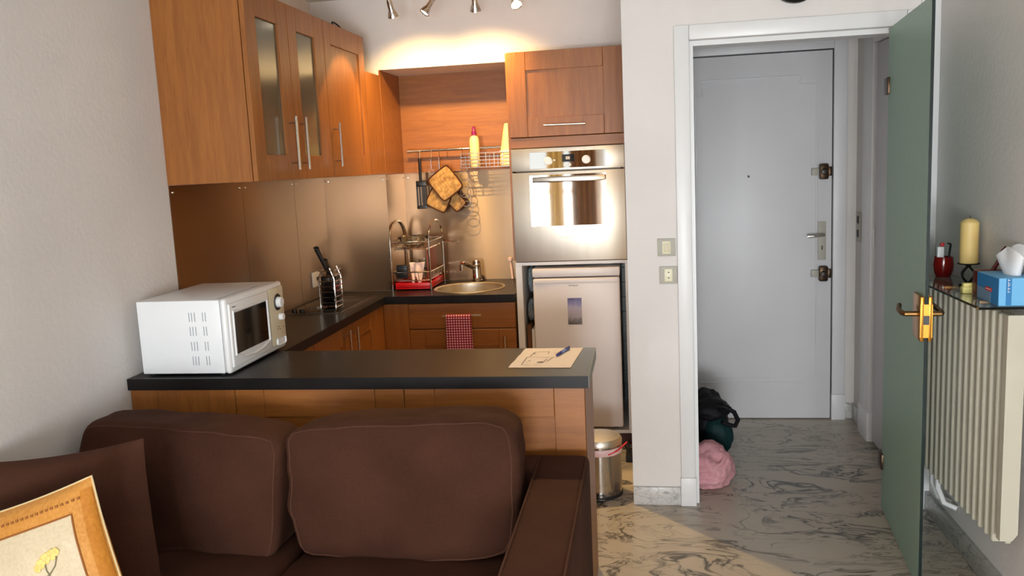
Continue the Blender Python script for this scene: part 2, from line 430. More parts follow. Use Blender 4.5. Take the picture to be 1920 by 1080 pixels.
# door architrave (trim), skirting
def trim(n, b, label, mat='white_paint'): return struct(b.build('trim_%d' % n, mat), label, 'trim')
b = B().box(0.139, 0.2003, 3.652, 3.6719, 0.1302, 2.066, 0.003).box(0.2005, 1.044, 3.652, 3.6719, 2.0063, 2.066, 0.004)
b.box(0.136, 0.204, 3.649, 3.6719, 0.0, 0.13, 0.003)
b.box(0.2002, 0.218, 3.69, 3.7998, 0, 1.9848).box(0.2002, 1.044, 3.69, 3.7998, 1.985, 2.0058)
trim(1, b, 'white painted frame around the doorway')
b = B().box(1.045, 1.10, 3.652, 3.672, 0, 2.066, 0.004).box(1.10, XR, 3.660, 3.672, 0, 2.44, 0.002)
trim(2, b, 'white strip of frame beside the green glass door')
struct(B().box(-0.073, 0.136, 3.658, 3.672, 0, 0.083, 0.003).build('baseboard_pillar', 'marble_base'), 'marble skirting at the foot of the white wall end', 'baseboard')
struct(B().box(1.152, XR, YR, 3.650, 0, 0.083, 0.003).build('baseboard_right', 'marble_base'), 'marble skirting under the radiator', 'baseboard')
struct(B().box(XL, XL + 0.014, YR, 2.6, 0, 0.083, 0.003).build('baseboard_left', 'marble_base'), 'marble skirting behind the sofa', 'baseboard')
b = B().box(1.118, XR, 4.961, 4.975, 0, 0.09, 0.003).box(1.158, XR, 4.76, 4.96, 0, 0.09, 0.003)
struct(b.build('baseboard_entrance', 'marble_base'), 'pale skirting in the entrance corner', 'baseboard')

# ------------------------------------------------------------------ entrance door
d1 = thing('door_1', 'white panelled entrance door with three locks', 'door', (0.62, 4.96, 0), kind='structure')
B().box(0.2, 1.036, 4.948, 4.975, 0.006, 2.074, 0.003).build('leaf', 'door_paint', d1)
b = B()
b.box(1.042, 1.112, 4.935, 4.975, 0.1502, 2.165, 0.003).box(0.2, 1.0418, 4.935, 4.975, 2.08, 2.165, 0.003).box(1.040, 1.116, 4.930, 4.975, 0, 0.15, 0.003)
b.build('door_frame', 'door_paint', d1)
B().box(0.2, 1.039, 4.9465, 4.97, 2.0742, 2.0798).box(1.0362, 1.0418, 4.95, 4.97, 0.006, 2.0798).build('door_gap', 'black', d1)
def bead(b, pts, r=0.005): b.tube([(x, 4.947, z) for x, z in pts], r, 6)
b = B()
bead(b, [(0.30, 0.27), (0.30, 1.86), (0.34, 1.86), (0.34, 1.945), (0.865, 1.945), (0.865, 1.90), (0.925, 1.90), (0.955, 1.90), (0.955, 0.27)])
bead(b, [(0.25, 0.245), (0.86, 0.245)]); bead(b, [(0.25, 0.222), (0.86, 0.222)])
b.build('moulding', 'door_paint', d1)
def doorlock(z):
    l = B().box(0.965, 1.012, 4.905, 4.948, z - 0.043, z + 0.043, 0.008).build('lock_case', 'bronze', d1)
    B().box(0.925, 0.965, 4.925, 4.948, z - 0.02, z + 0.02, 0.003).build('bolt_plate', 'switch_plate', l)
    B().lathe([(0.016, 0), (0.018, 0.012), (0.014, 0.024), (0, 0.026)], facing_y(0.985, 4.905, z)).build('thumb_turn', 'dark_metal', l)
    B().box(1.012, 1.032, 4.92, 4.948, z - 0.025, z + 0.025, 0.003).build('keeper', 'bronze', l)
doorlock(1.42); doorlock(0.852)
hp = B().box(0.962, 1.006, 4.940, 4.948, 0.927, 1.143, 0.003).build('handle_plate', 'switch_plate', d1)
B().tube([(0.984, 4.942, 1.07), (0.984, 4.90, 1.07), (0.972, 4.893, 1.07), (0.93, 4.893, 1.068), (0.897, 4.895, 1.066)], 0.009, 10).build('lever', 'handle', hp)
B().box(0.981, 0.987, 4.937, 4.941, 0.985, 1.008).build('keyhole', 'black', hp)
B().lathe([(0.006, 0), (0.007, 0.006), (0, 0.007)], facing_y(0.587, 4.948, 1.409), 12).build('peephole', 'dark_metal', d1)
# side door in the hallway
d3 = thing('door_3', 'white side door in the hallway half hidden by the glass door', 'door', (XR, 4.2, 0), kind='structure')
b = B().box(1.142, XR, 4.55, 4.73, 0.0, 2.17, 0.006).box(1.142, XR, 3.83, 4.55, 2.05, 2.17, 0.006).box(1.136, XR, 4.545, 4.735, 0.0, 0.16, 0.004)
b.box(1.152, XR, 4.73, 4.76, 0, 2.17, 0.004)
b.build('door_frame', 'white_paint', d3)
B().box(1.160, XR, 3.83, 4.53, 0.012, 2.045, 0.003).build('leaf', 'door_paint', d3)
h = B().tube([(1.155, 4.537, 1.03), (1.155, 4.537, 1.13)], 0.008, 8).build('hinge', 'white_paint', d3)
# switches on hallway wall
sw = thing('wall_switch', 'pale double switch on the hallway wall beside the entrance door', 'switch', (XR, 4.88, 1.11))
B().box(1.162, XR, 4.85, 4.915, 1.03, 1.19, 0.003).build('plate', 'switch_plate', sw)
for z in (1.075, 1.15): B().box(1.158, 1.164, 4.865, 4.90, z - 0.02, z + 0.02, 0.002).build('rocker', 'grey_mark', sw)

# ------------------------------------------------------------------ green glass door
HX, HY, LX, LY = 0.984, 3.665, 0.915, 2.930
dv = Vector((LX - HX, LY - HY, 0)); DW = dv.length; du = dv.normalized(); ang = math.atan2(du.y, du.x)
d2 = thing('door_2', 'green frosted glass door standing open with a brass lever', 'door', (HX, HY, 0), kind='structure')
MD = T(HX, HY, 0) @ R(ang, 'Z')        # local x runs along the leaf, local y is across it
B().box(0.006, DW, -0.005, 0.005, 0.010, 2.0, 0.0015, 1).xf(MD).build('glass_leaf', 'green_glass', d2)
B().box(DW, DW + 0.0012, -0.005, 0.005, 0.012, 1.998).xf(MD).build('glass_edge', 'green_edge', d2, label='dark green leading edge of the glass')
for z in (1.776, 0.22):
    B().box(-0.035, 0.045, -0.014, 0.014, z - 0.033, z + 0.033, 0.003).xf(MD).build('hinge', 'bronze', d2)
zl = 0.965
lk = B().box(DW - 0.115, DW + 0.004, -0.019, -0.0055, zl - 0.075, zl + 0.075, 0.003).box(DW - 0.115, DW + 0.004, 0.0055, 0.019, zl - 0.075, zl + 0.075, 0.003).box(DW + 0.0015, DW + 0.004, -0.019, 0.019, zl - 0.062, zl + 0.05).xf(MD).build('lock_case', 'brass', d2)
B().box(DW + 0.004, DW + 0.0055, -0.009, 0.009, zl - 0.018, zl + 0.012).xf(MD).build('latch', 'black', lk)
for sgn in (-1, 1):
    y0, y1 = 0.019 * sgn, 0.055 * sgn
    B().tube([(DW - 0.05, y0, zl + 0.01), (DW - 0.05, y1, zl + 0.01), (DW - 0.062, y1 + 0.006 * sgn, zl + 0.01), (DW - 0.12, y1 + 0.008 * sgn, zl + 0.011), (DW - 0.165, y1 - 0.002 * sgn, zl + 0.02)], 0.009, 10).xf(MD).build('lever', 'old_brass', lk)

# ------------------------------------------------------------------ switches on the pillar
s1 = thing('wall_switch', 'grey square switch plate with two ivory rockers on the white wall end', 'switch', (0.094, 3.672, 1.155))
B().box(0.056, 0.131, 3.662, 3.672, 1.117, 1.192, 0.002).build('plate', 'switch_plate', s1)
B().box(0.0765, 0.111, 3.659, 3.664, 1.127, 1.181, 0.001).build('insert', 'switch_key', s1)
for x in (0.081, 0.0955): B().box(x, x + 0.0105, 3.656, 3.661, 1.136, 1.172, 0.001).build('rocker', 'cream_plastic', s1)
s2 = thing('wall_socket', 'grey square plate with one ivory insert below the double switch', 'switch', (0.1, 3.672, 1.035))
B().box(0.062, 0.137, 3.662, 3.672, 0.997, 1.072, 0.002).build('plate', 'switch_plate', s2)
B().box(0.083, 0.117, 3.659, 3.664, 1.008, 1.062, 0.001).build('insert', 'switch_key', s2)
for z in (1.024, 1.047): B().box(0.097, 0.104, 3.6575, 3.660, z - 0.002, z + 0.002).build('slot', 'grey_mark', s2)
# wall clock above the doorway
ck = thing('wall_clock', 'round black object above the doorway cut by the picture edge', 'clock', (0.622, 3.672, 2.22))
B().lathe([(0.0, 0), (0.1, 0), (0.1, 0.025), (0.088, 0.035), (0.086, 0.02), (0, 0.02)], facing_y(0.622, 3.672, 2.222), 48, False).build('rim', 'black', ck)
B().lathe([(0.086, 0), (0.086, 0.003)], facing_y(0.622, 3.652, 2.222), 48).build('dial', 'white_print', ck)
B().tube([(0.622, 3.646, 2.222), (0.652, 3.646, 2.25)], 0.003, 6).tube([(0.622, 3.645, 2.222), (0.60, 3.645, 2.285)], 0.002, 6).build('hands', 'black', ck)

# ------------------------------------------------------------------ shaker doors (frame and recessed panel in one leaf)
def shaker_x(b, xf, y0, y1, z0, z1, sl, sr, rt, rb, th=0.02, rec=0.007, panel=True):
    """leaf looking to +X; face plane at xf; sl/sr stile widths at low/high Y"""
    b.box(xf - th, xf, y0, y0 + sl, z0, z1, 0.0015, 1).box(xf - th, xf, y1 - sr, y1, z0, z1, 0.0015, 1)
    b.box(xf - th, xf, y0 + sl + 0.001, y1 - sr - 0.001, z1 - rt, z1, 0.0012, 1).box(xf - th, xf, y0 + sl + 0.001, y1 - sr - 0.001, z0, z0 + rb, 0.0012, 1)
    if panel: b.box(xf - th, xf - rec, y0 + sl, y1 - sr, z0 + rb, z1 - rt)
    return b
def shaker_y(b, yf, x0, x1, z0, z1, sl, sr, rt, rb, th=0.02, rec=0.007):
    """leaf looking to -Y; face plane at yf"""
    b.box(x0, x0 + sl, yf, yf + th, z0, z1, 0.0015, 1).box(x1 - sr, x1, yf, yf + th, z0, z1, 0.0015, 1)
    b.box(x0 + sl + 0.001, x1 - sr - 0.001, yf, yf + th, z1 - rt, z1, 0.0012, 1)
    if rb: b.box(x0 + sl + 0.001, x1 - sr - 0.001, yf, yf + th, z0, z0 + rb, 0.0012, 1)
    b.box(x0 + sl, x1 - sr, yf + rec, yf + th, z0 + rb, z1 - rt)
    return b
def bar_x(parent, y, z0, z1, xf, so=0.032):
    b = B().tube([(xf + so, y, z0), (xf + so, y, z1)], 0.006, 10)
    for z in (z0 + 0.028, z1 - 0.028): b.tube([(xf - 0.001, y, z), (xf + so, y, z)], 0.004, 8)
    b.build('handle', 'handle', parent)
def bar_y(parent, p0, p1, yf, so=0.032):
    p0, p1 = Vector(p0), Vector(p1); d = (p1 - p0).normalized()
    b = B().tube([(p0.x, yf - so, p0.z), (p1.x, yf - so, p1.z)], 0.006, 10)
    for p in (p0 + d * 0.025, p1 - d * 0.025): b.tube([(p.x, yf + 0.001, p.z), (p.x, yf - so, p.z)], 0.004, 8)
    return b.build('handle', 'handle', parent)

# wall cabinets on the left wall
Z0, Z1 = 1.5145, 2.2307; XU, XD = -1.4545, -1.4325
c = thing('wall_cabinet', 'oak wall cabinet with two frosted glass doors on the left wall', 'cabinet', (-1.63, 3.44, Z0), 'oak cabinets on the left wall')
b = B().box(XL + 0.001, XU, 3.045, 3.063, Z0, Z1).box(XL + 0.001, XU, 3.826, 3.843, Z0, Z1).box(XL + 0.001, XU, 3.063, 3.826, Z0, Z0 + 0.018).box(XL + 0.001, XU, 3.063, 3.826, Z1 - 0.018, Z1).box(XL + 0.001, XL + 0.008, 3.063, 3.826, Z0, Z1)
b.build('carcass', 'wood_z', c)
for z in (1.745, 1.965): B().box(XL + 0.01, XU - 0.03, 3.064, 3.825, z, z + 0.016).build('shelf', 'cream_in', c)
B().box(XL + 0.009, XL + 0.011, 3.064, 3.825, Z0 + 0.02, Z1 - 0.02).build('lining', 'cream_in', c)
for y0, y1, sl, sr in ((3.046, 3.432, 0.091, 0.098), (3.436, 3.8425, 0.089, 0.118)):
    d = shaker_x(B(), XD, y0, y1, Z0, Z1, sl, sr, 0.098, 0.100, panel=False).build('door', 'wood_z', c)
    B().box(XD - 0.014, XD - 0.009, y0 + sl - 0.002, y1 - sr + 0.002, Z0 + 0.098, Z1 - 0.096).build('glass_pane', 'frost', d)
    bar_x(d, 3.374 if y0 < 3.2 else 3.480, 1.554, 1.772, XD)
jar = B().lathe([(0.035, 0), (0.038, 0.01), (0.038, 0.06), (0.03, 0.07), (0, 0.07)], T(-1.56, 3.66, Z0 + 0.018)).build('jar', 'bottle_cream')
tag(jar, 'small yellow jar standing behind the glass of the wall cabinet', 'jar')
c = thing('wall_cabinet', 'oak wall cabinet with one solid panelled door near the corner', 'cabinet', (-1.63, 4.13, Z0), 'oak cabinets on the left wall')
B().box(XL + 0.001, XU, 3.8445, 4.418, Z0, Z1).build('carcass', 'wood_z', c)
d = shaker_x(B(), XD, 3.8455, 4.418, Z0, Z1, 0.085, 0.086, 0.100, 0.103).build('door', 'wood_z', c)
bar_x(d, 3.889, 1.563, 1.767, XD)
f = B().box(XD - 0.02, XD, 4.421, 4.668, Z0, 2.0585, 0.001, 1).build('filler_panel', 'wood_z')
tag(f, 'narrow oak filler strip between the wall cabinet and the niche', 'panel')
# small coil of cable on top
o = B().tube(arc((-1.455, 4.10, Z1 + 0.008), 0.05, 0, PI, 14, (0, 1, 0), (-0.3, 0, 0.42)), 0.004, 6).tube(arc((-1.475, 4.12, Z1 + 0.008), 0.045, 0, PI, 14, (0, 1, 0), (-0.3, 0, 0.35)), 0.004, 6).tube([(-1.455, 4.15, Z1 + 0.006), (-1.475, 4.075, Z1 + 0.006), (-1.455, 4.05, Z1 + 0.006), (-1.475, 4.165, Z1 + 0.006)], 0.004, 6).build('cable_coil', 'rubber')
tag(o, 'loop of dark cable lying on top of the wall cabinet', 'cable')

# niche wood lining
o = B().box(-1.4365, -1.430, 4.668, 5.048, Z0 + 0.001, 2.088).build('niche_side_panel', 'wood_x'); tag(o, 'oak side panel lining the left of the niche', 'panel')
o = B().box(-1.4295, -0.691, 5.040, 5.049, 1.5125, 2.088).build('niche_back_panel', 'wood_x'); tag(o, 'oak back panel of the niche behind the utensil rail', 'panel')

# steel splashbacks
def splash(label, b, screws):
    o = b.build('splashback_panel', 'splash'); tag(o, label, 'splashback', 'steel splashback panels')
    for m in screws:
        B().lathe([(0.0055, 0), (0.005, 0.003), (0, 0.004)], m, 12).build('screw', 'chrome', o)
ZS = 1.5125
splash('steel splashback on the left wall directly above the microwave', B().box(XL, XL + 0.003, 3.047, 3.652, ZW + 0.001, ZS), [facing_x(XL + 0.003, 3.07, 1.487), facing_x(XL + 0.003, 3.628, 1.487)])
splash('steel splashback on the left wall beside the hob carrying the white socket', B().box(XL, XL + 0.003, 3.655, 4.235, ZW + 0.001, ZS), [facing_x(XL + 0.003, 3.68, 1.487), facing_x(XL + 0.003, 4.21, 1.487)])
splash('narrow steel splashback on the left wall next to the corner', B().box(XL, XL + 0.003, 4.238, 4.666, ZW + 0.001, ZS), [facing_x(XL + 0.003, 4.26, 1.487), facing_x(XL + 0.003, 4.64, 1.487)])
splash('grey steel splashback on the front of the boxed duct', B().box(XL + 0.003, -1.4335, 4.667, 4.670, ZW + 0.001, ZS), [facing_y(-1.775, 4.667, 1.487), facing_y(-1.455, 4.667, 1.487)])
splash('steel splashback on the side of the boxed duct behind the dish rack', B().box(-1.4365, -1.4335, 4.6705, 5.046, ZW + 0.001, ZS), [facing_x(-1.4335, 4.69, 1.487), facing_x(-1.4335, 5.02, 1.487)])
splash('steel splashback on the back wall behind the tap with a gold glare', B().box(-1.433, -0.691, 5.046, 5.049, ZW + 0.001, 1.5115), [facing_y(-1.41, 5.046, 1.487)])
# socket on left wall
so = thing('wall_socket', 'white socket on the steel splashback beside the hob', 'socket', (XL, 4.437, 0.925))
B().box(XL + 0.003, XL + 0.012, 4.375, 4.50, 0.918, 1.0, 0.003).build('plate', 'white_plastic', so)
B().box(XL + 0.012, XL + 0.014, 4.425, 4.45, 0.95, 0.97).build('plug_hole', 'grey_mark', so)

# ------------------------------------------------------------------ worktop (one continuous top with a round hole)
SX, SY, SR = -0.993, 4.708, 0.19
def worktop():
    bm = bmesh.new()
    out = [(XL + 0.001, 2.656), (-0.187, 2.656), (-0.187, 3.081), (-1.407, 3.081), (-1.407, 4.425), (-0.689, 4.425), (-0.689, 5.046), (-1.433, 5.046), (-1.433, 4.666), (XL + 0.001, 4.666)]
    a = [bm.verts.new((x, y, 0.81)) for x, y in out]
    n = 40; h = [bm.verts.new((SX + SR * math.cos(2 * PI * i / n), SY + SR * math.sin(2 * PI * i / n), 0.81)) for i in range(n)]
    es = [bm.edges.new((a[i], a[(i + 1) % len(a)])) for i in range(len(a))] + [bm.edges.new((h[i], h[(i + 1) % n])) for i in range(n)]
    bmesh.ops.triangle_fill(bm, use_beauty=True, use_dissolve=False, edges=es)
    for f in [f for f in bm.faces if (f.calc_center_median() - Vector((SX, SY, 0.81))).length < 0.12]: bm.faces.remove(f)
    r = bmesh.ops.extrude_face_region(bm, geom=bm.faces[:])
    bmesh.ops.translate(bm, vec=(0, 0, ZW - 0.81), verts=[v for v in r['geom'] if isinstance(v, bmesh.types.BMVert)])
    bb = B(); bb.bm = bm; return bb
w = worktop().build('worktop', 'laminate', smooth=0); tag(w, 'black worktop running from the left wall around to the breakfast bar', 'worktop')
B().box(-0.187, -0.1855, 2.657, 3.08, 0.8105, 0.850).build('edge_strip', 'edge_grey', w, label='grey unfinished end of the bar')

# peninsula
pc = thing('peninsula_unit', 'oak panelled back of the breakfast bar behind the sofa', 'cabinet', (-1.0, 2.87, 0))
YP = 2.668
B().box(XL + 0.002, -0.222, YP + 0.02, 3.055, 0.0, 0.8095).build('carcass', 'wood_z', pc)
for x0, x1, s0, s1 in ((XL + 0.002, -1.411, 0.10, 0.098), (-1.409, -0.807, 0.104, 0.100), (-0.805, -0.2015, 0.104, 0.100)):
    shaker_y(B(), YP, x0, x1, 0.06, 0.808, s0, s1, 0.098, 0.1).build('back_panel', 'wood_z' if x0 < -1.7 else 'wood_x', pc)
B().box(-0.2215, -0.2005, YP + 0.0205, 3.06, 0.0, 0.8095, 0.001, 1).build('end_panel', 'wood_z', pc)
B().box(-0.2, -0.1995, YP, YP + 0.02, 0.06, 0.808).build('edge_band', 'wood_z', pc)

# ------------------------------------------------------------------ base units, left run
XF = -1.425
u = thing('base_unit', 'single door oak base unit under the worktop by the breakfast bar', 'cabinet', (-1.62, 3.26, 0), 'oak base units under the worktop')
B().box(XL + 0.002, XF - 0.021, 3.09, 3.43, 0.1, 0.8095).build('carcass', 'wood_z', u)
d = shaker_x(B(), XF, 3.092, 3.428, 0.11, 0.806, 0.08, 0.08, 0.09, 0.09).build('door', 'wood_z', u); bar_x(d, 3.39, 0.53, 0.745, XF)
u = thing('base_unit', 'oak base unit under the hob with two upright bar handles', 'cabinet', (-1.62, 3.86, 0), 'oak base units under the worktop')
B().box(XL + 0.002, XF - 0.021, 3.432, 4.285, 0.1, 0.8095).build('carcass', 'wood_z', u)
d = shaker_x(B(), XF, 3.434, 3.855, 0.11, 0.806, 0.08, 0.08, 0.09, 0.09).build('door', 'wood_z', u); bar_x(d, 3.80, 0.57, 0.79, XF)
d = shaker_x(B(), XF, 3.859, 4.283, 0.11, 0.806, 0.08, 0.08, 0.09, 0.09).build('door', 'wood_z', u); bar_x(d, 3.91, 0.565, 0.785, XF)
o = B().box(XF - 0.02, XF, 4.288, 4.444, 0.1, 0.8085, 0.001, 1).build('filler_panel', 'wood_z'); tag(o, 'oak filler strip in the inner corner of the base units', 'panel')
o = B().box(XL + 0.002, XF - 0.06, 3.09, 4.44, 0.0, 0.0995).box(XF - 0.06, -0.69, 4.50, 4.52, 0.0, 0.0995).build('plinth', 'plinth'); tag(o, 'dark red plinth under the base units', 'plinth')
# base units, back run
YF = 4.43
u = thing('sink_unit', 'oak sink unit with a wide drawer front and towel on its handle', 'cabinet', (-0.98, 4.74, 0), 'oak base units under the worktop')
B().box(XF + 0.001, -0.691, YF + 0.021, 4.46, 0.1, 0.8085).box(-1.283, -0.691, 4.46, 5.03, 0.1, 0.118).box(-1.283, -1.266, 4.46, 5.03, 0.118, 0.8085).box(-0.708, -0.691, 4.46, 5.03, 0.118, 0.8085).build('carcass', 'wood_z', u)
d = B().box(-1.281, -0.692, YF, YF + 0.02, 0.668, 0.806, 0.0015, 1).build('drawer_front', 'wood_x', u)
bar_y(d, (-1.086, 0, 0.743), (-0.872, 0, 0.745), YF)
d = shaker_y(B(), YF, -1.281, -0.692, 0.11, 0.663, 0.085, 0.094, 0.092, 0.092).build('door', 'wood_x', u)
bar_y(d, (-0.752, 0, 0.43), (-0.752, 0, 0.628), YF)
o = B().box(-1.423, -1.2835, YF, YF + 0.02, 0.1, 0.8085, 0.001, 1).build('filler_panel', 'wood_z'); tag(o, 'oak filler strip left of the sink unit drawer', 'panel')

# towel
def towel(u, v):
    x = -1.064 + 0.137 * u; wv = 0.004 * math.sin(u * 9 + v * 2)
    if v < 0.15: a = v / 0.15 * PI; return Vector((x, 4.398 + 0.010 * math.cos(a), 0.742 + 0.010 * math.sin(a) + wv * 0.1)) if True else None
    k = (v - 0.15) / 0.85
    return Vector((x * 1.0 - 0.006 * k * (1 - 2 * u), 4.388 - 0.006 - abs(wv) * k + 0.004, 0.742 - 0.235 * k))
o = B().grid(towel, 16, 30).build('tea_towel', 'gingham'); tag(o, 'red and white gingham tea towel hanging on the sink drawer handle', 'towel')
md = o.modifiers.new('thickness', 'SOLIDIFY'); md.thickness = 0.0025

# sink
sk = thing('sink', 'round stainless steel sink set into the worktop', 'sink', (SX, SY, 0.7))
B().lathe([(0.206, 0.8508), (0.204, 0.8545), (0.194, 0.8545), (0.188, 0.850), (0.184, 0.83), (0.18, 0.72), (0.16, 0.698), (0.05, 0.694), (0.0, 0.694)], T(SX, SY, 0), 48, False).build('bowl', 'steel', sk)
B().lathe([(0.03, 0.695), (0.03, 0.697), (0.0, 0.697)], T(SX, SY, 0)).build('drain', 'chrome', sk)
fc = thing('tap', 'chrome mixer tap standing behind the sink', 'tap', (-0.985, 4.985, ZW))
FX, FY = -0.998, 4.975
B().lathe([(0.031, ZW), (0.031, ZW + 0.008), (0.026, ZW + 0.012), (0.026, ZW + 0.088), (0.02, ZW + 0.1), (0, ZW + 0.102)], T(FX, FY, 0)).build('body', 'chrome', fc)
B().tube([(FX, FY, ZW + 0.075), (FX - 0.03, FY - 0.05, ZW + 0.098), (FX - 0.055, FY - 0.105, ZW + 0.122), (FX - 0.062, FY - 0.125, ZW + 0.118)], 0.013, 12).lathe([(0.014, -0.022), (0.014, 0.012), (0, 0.014)], T(FX - 0.064, FY - 0.128, ZW + 0.105)).build('spout', 'chrome', fc)
B().lathe([(0.023, 0), (0.024, 0.014), (0.017, 0.026), (0, 0.028)], T(FX, FY, ZW + 0.1)).tube([(FX, FY, ZW + 0.112), (FX + 0.01, FY - 0.04, ZW + 0.125), (FX + 0.012, FY - 0.07, ZW + 0.13)], 0.006, 8).build('lever', 'chrome', fc)
o = B().tube([(-0.79, 5.02, ZW + 0.002), (-0.796, 5.03, ZW + 0.06), (-0.803, 5.036, ZW + 0.115)], 0.007, 10).lathe([(0.013, 0), (0.014, 0.018), (0, 0.024)], T(-0.803, 5.034, ZW + 0.112)).build('dish_brush', 'pale_pink')
tag(o, 'pale dish brush standing against the splashback right of the sink', 'brush')

# ------------------------------------------------------------------ microwave
mw = thing('microwave', 'white microwave oven on the worktop against the left wall', 'microwave', (-1.6, 2.93, ZW))
zb, zt = ZW + 0.008, 1.121
my0, my1 = 2.69, 3.157
B().box(-1.762, -1.452, my0 + 0.004, my1 - 0.004, zb, zt - 0.003, 0.004).build('body', 'enamel', mw)
b = B().box(-1.4505, -1.426, my0, my1, zb - 0.002, zt, 0.012, 3)
b.build('front_panel', 'white_plastic', mw)
dr = B().box(-1.427, -1.4185, my0 + 0.012, 3.012, zb + 0.018, zt - 0.02, 0.004, 3).build('door', 'white_plastic', mw)
# bevelled frame around the window with curved lower edge
b = B()
b.tube([(-1.4185, 2.722, 0.918), (-1.4185, 2.722, 1.072), (-1.4185, 2.99, 1.072), (-1.4185, 2.995, 0.915), (-1.4185, 2.93, 0.899), (-1.4185, 2.86, 0.894), (-1.4185, 2.78, 0.902)], 0.005, 8, True)
b.build('window_surround', 'white_plastic', dr)
B().box(-1.4186, -1.4172, 2.728, 2.985, 0.920, 1.066, 0.0005, 1).build('window', 'black_gloss', dr)
cp = B().box(-1.4265, -1.420, 3.022, my1 - 0.008, zb + 0.02, zt - 0.018, 0.004, 3).build('control_panel', 'cream_plastic', mw)
B().lathe([(0.033, 0), (0.033, 0.0012), (0, 0.0012)], facing_x(-1.420, 3.092, 1.045), 32).build('dial_scale', 'black', cp)
B().lathe([(0.021, 0), (0.020, 0.016), (0.017, 0.019), (0, 0.019)], facing_x(-1.4195, 3.092, 1.045), 28).build('timer_knob', 'white_plastic', cp)
B().lathe([(0.014, 0), (0.013, 0.014), (0.011, 0.016), (0, 0.016)], facing_x(-1.420, 3.105, 0.985), 24).build('power_knob', 'white_plastic', cp)
B().box(-1.4205, -1.4165, 3.055, 3.13, 0.878, 0.905, 0.008, 3).build('open_button', 'white_plastic', cp)
for y, z in ((3.07, 0.95), (3.085, 0.945), (3.075, 0.938), (3.092, 0.936), (3.125, 0.94)): B().box(-1.4202, -1.4196, y, y + 0.006, z, z + 0.004).build('print_mark', 'grey_mark', cp)
B().box(-1.4183, -1.4178, 2.72, 2.745, 1.086, 1.089).build('logo', 'grey_mark', dr)
for r_, zz in enumerate((1.06, 1.01, 0.957, 0.905)):
    for x in (-1.568, -1.558, -1.547, -1.517, -1.507):
        xx = x + 0.0035 * r_ * 0
        B().box(xx, xx + 0.0025, my0 + 0.003, my0 + 0.0045, zz - 0.016, zz + 0.016).build('vent_slot', 'slot', mw)
b = B()
for i in range(26): b.box(-1.470, -1.464, 2.72 + i * 0.012, 2.726 + i * 0.012, zt - 0.0035, zt - 0.0022)
b.build('top_vents', 'slot', mw)
for x in (-1.74, -1.47):
    for y in (2.72, 3.12): B().lathe([(0.012, ZW), (0.012, zb), (0, zb)], T(x, y, 0), 14).build('foot', 'rubber', mw)

# ------------------------------------------------------------------ hob
hb = thing('hob', 'black two zone glass hob set into the left worktop', 'hob', (-1.6, 4.18, ZW))
B().box(-1.765, -1.478, 3.92, 4.445, ZW + 0.0005, ZW + 0.006, 0.002).build('glass_plate', 'hob', hb)
B().box(-1.478, -1.474, 3.92, 4.445, ZW + 0.0005, ZW + 0.0075).box(-1.765, -1.474, 3.915, 3.9195, ZW + 0.0005, ZW + 0.0055).build('trim_strip', 'handle', hb)
for y in (4.08, 4.31):
    B().lathe([(0.085, ZW + 0.0061), (0.087, ZW + 0.0065), (0.089, ZW + 0.0061)], T(-1.61, y, 0), 40, False).build('cooking_zone', 'grey_mark', hb)
for x in (-1.70, -1.66): B().lathe([(0.014, 0), (0.013, 0.014), (0, 0.015)], T(x - 0.03, 3.955, ZW + 0.006), 20).build('control_knob', 'black', hb)
# wire knife stand
ks = thing('cutlery_stand', 'black and chrome wire stand with long black handles on the hob', 'utensil stand', (-1.585, 4.09, ZW + 0.0065))
kx0, kx1, ky0, ky1, kz = -1.625, -1.545, 4.04, 4.14, ZW + 0.0066
B().box(kx0 + 0.006, kx1 - 0.006, ky0 + 0.008, ky1 - 0.008, kz + 0.012, kz + 0.16, 0.004).build('holder', 'black_gloss', ks)
b = B()
for x in (kx0, kx1):
    for y in (ky0, ky1): b.tube([(x, y, kz), (x, y, kz + 0.15), (x * 0.5 + (kx0 + kx1) * 0.25, y, kz + 0.205)], 0.0045, 8)
    b.tube([(x, ky0, kz + 0.005), (x, ky1, kz + 0.005)], 0.004, 8)
for i in range(7):
    z = kz + 0.03 + i * 0.027; b.tube([(kx0, ky0 - 0.002, z), (kx1, ky0 - 0.002, z), (kx1 + 0.002, ky0, z), (kx1 + 0.002, ky1, z)], 0.0032, 6)
b.build('wire_frame', 'chrome', ks)
def tool(label, p0, p1, r0, r1, bend=0.0):
    p0, p1 = Vector(p0), Vector(p1); m = (p0 + p1) / 2 + Vector((0, 0, bend))
    o = B().tube([p0, m, p1], r0, 10, r2=r1).lathe([(r1, 0), (r1 * 1.15, 0.008), (0, 0.014)], T(*p1)).build('kitchen_knife', 'black'); tag(o, label, 'knife')
tool('black knife handle rising steeply out of the wire stand on the hob', (-1.59, 4.10, kz + 0.165), (-1.645, 4.09, kz + 0.30), 0.009, 0.013)
tool('short black handle in the wire stand leaning to the right', (-1.575, 4.085, kz + 0.165), (-1.615, 4.12, kz + 0.235), 0.010, 0.013)

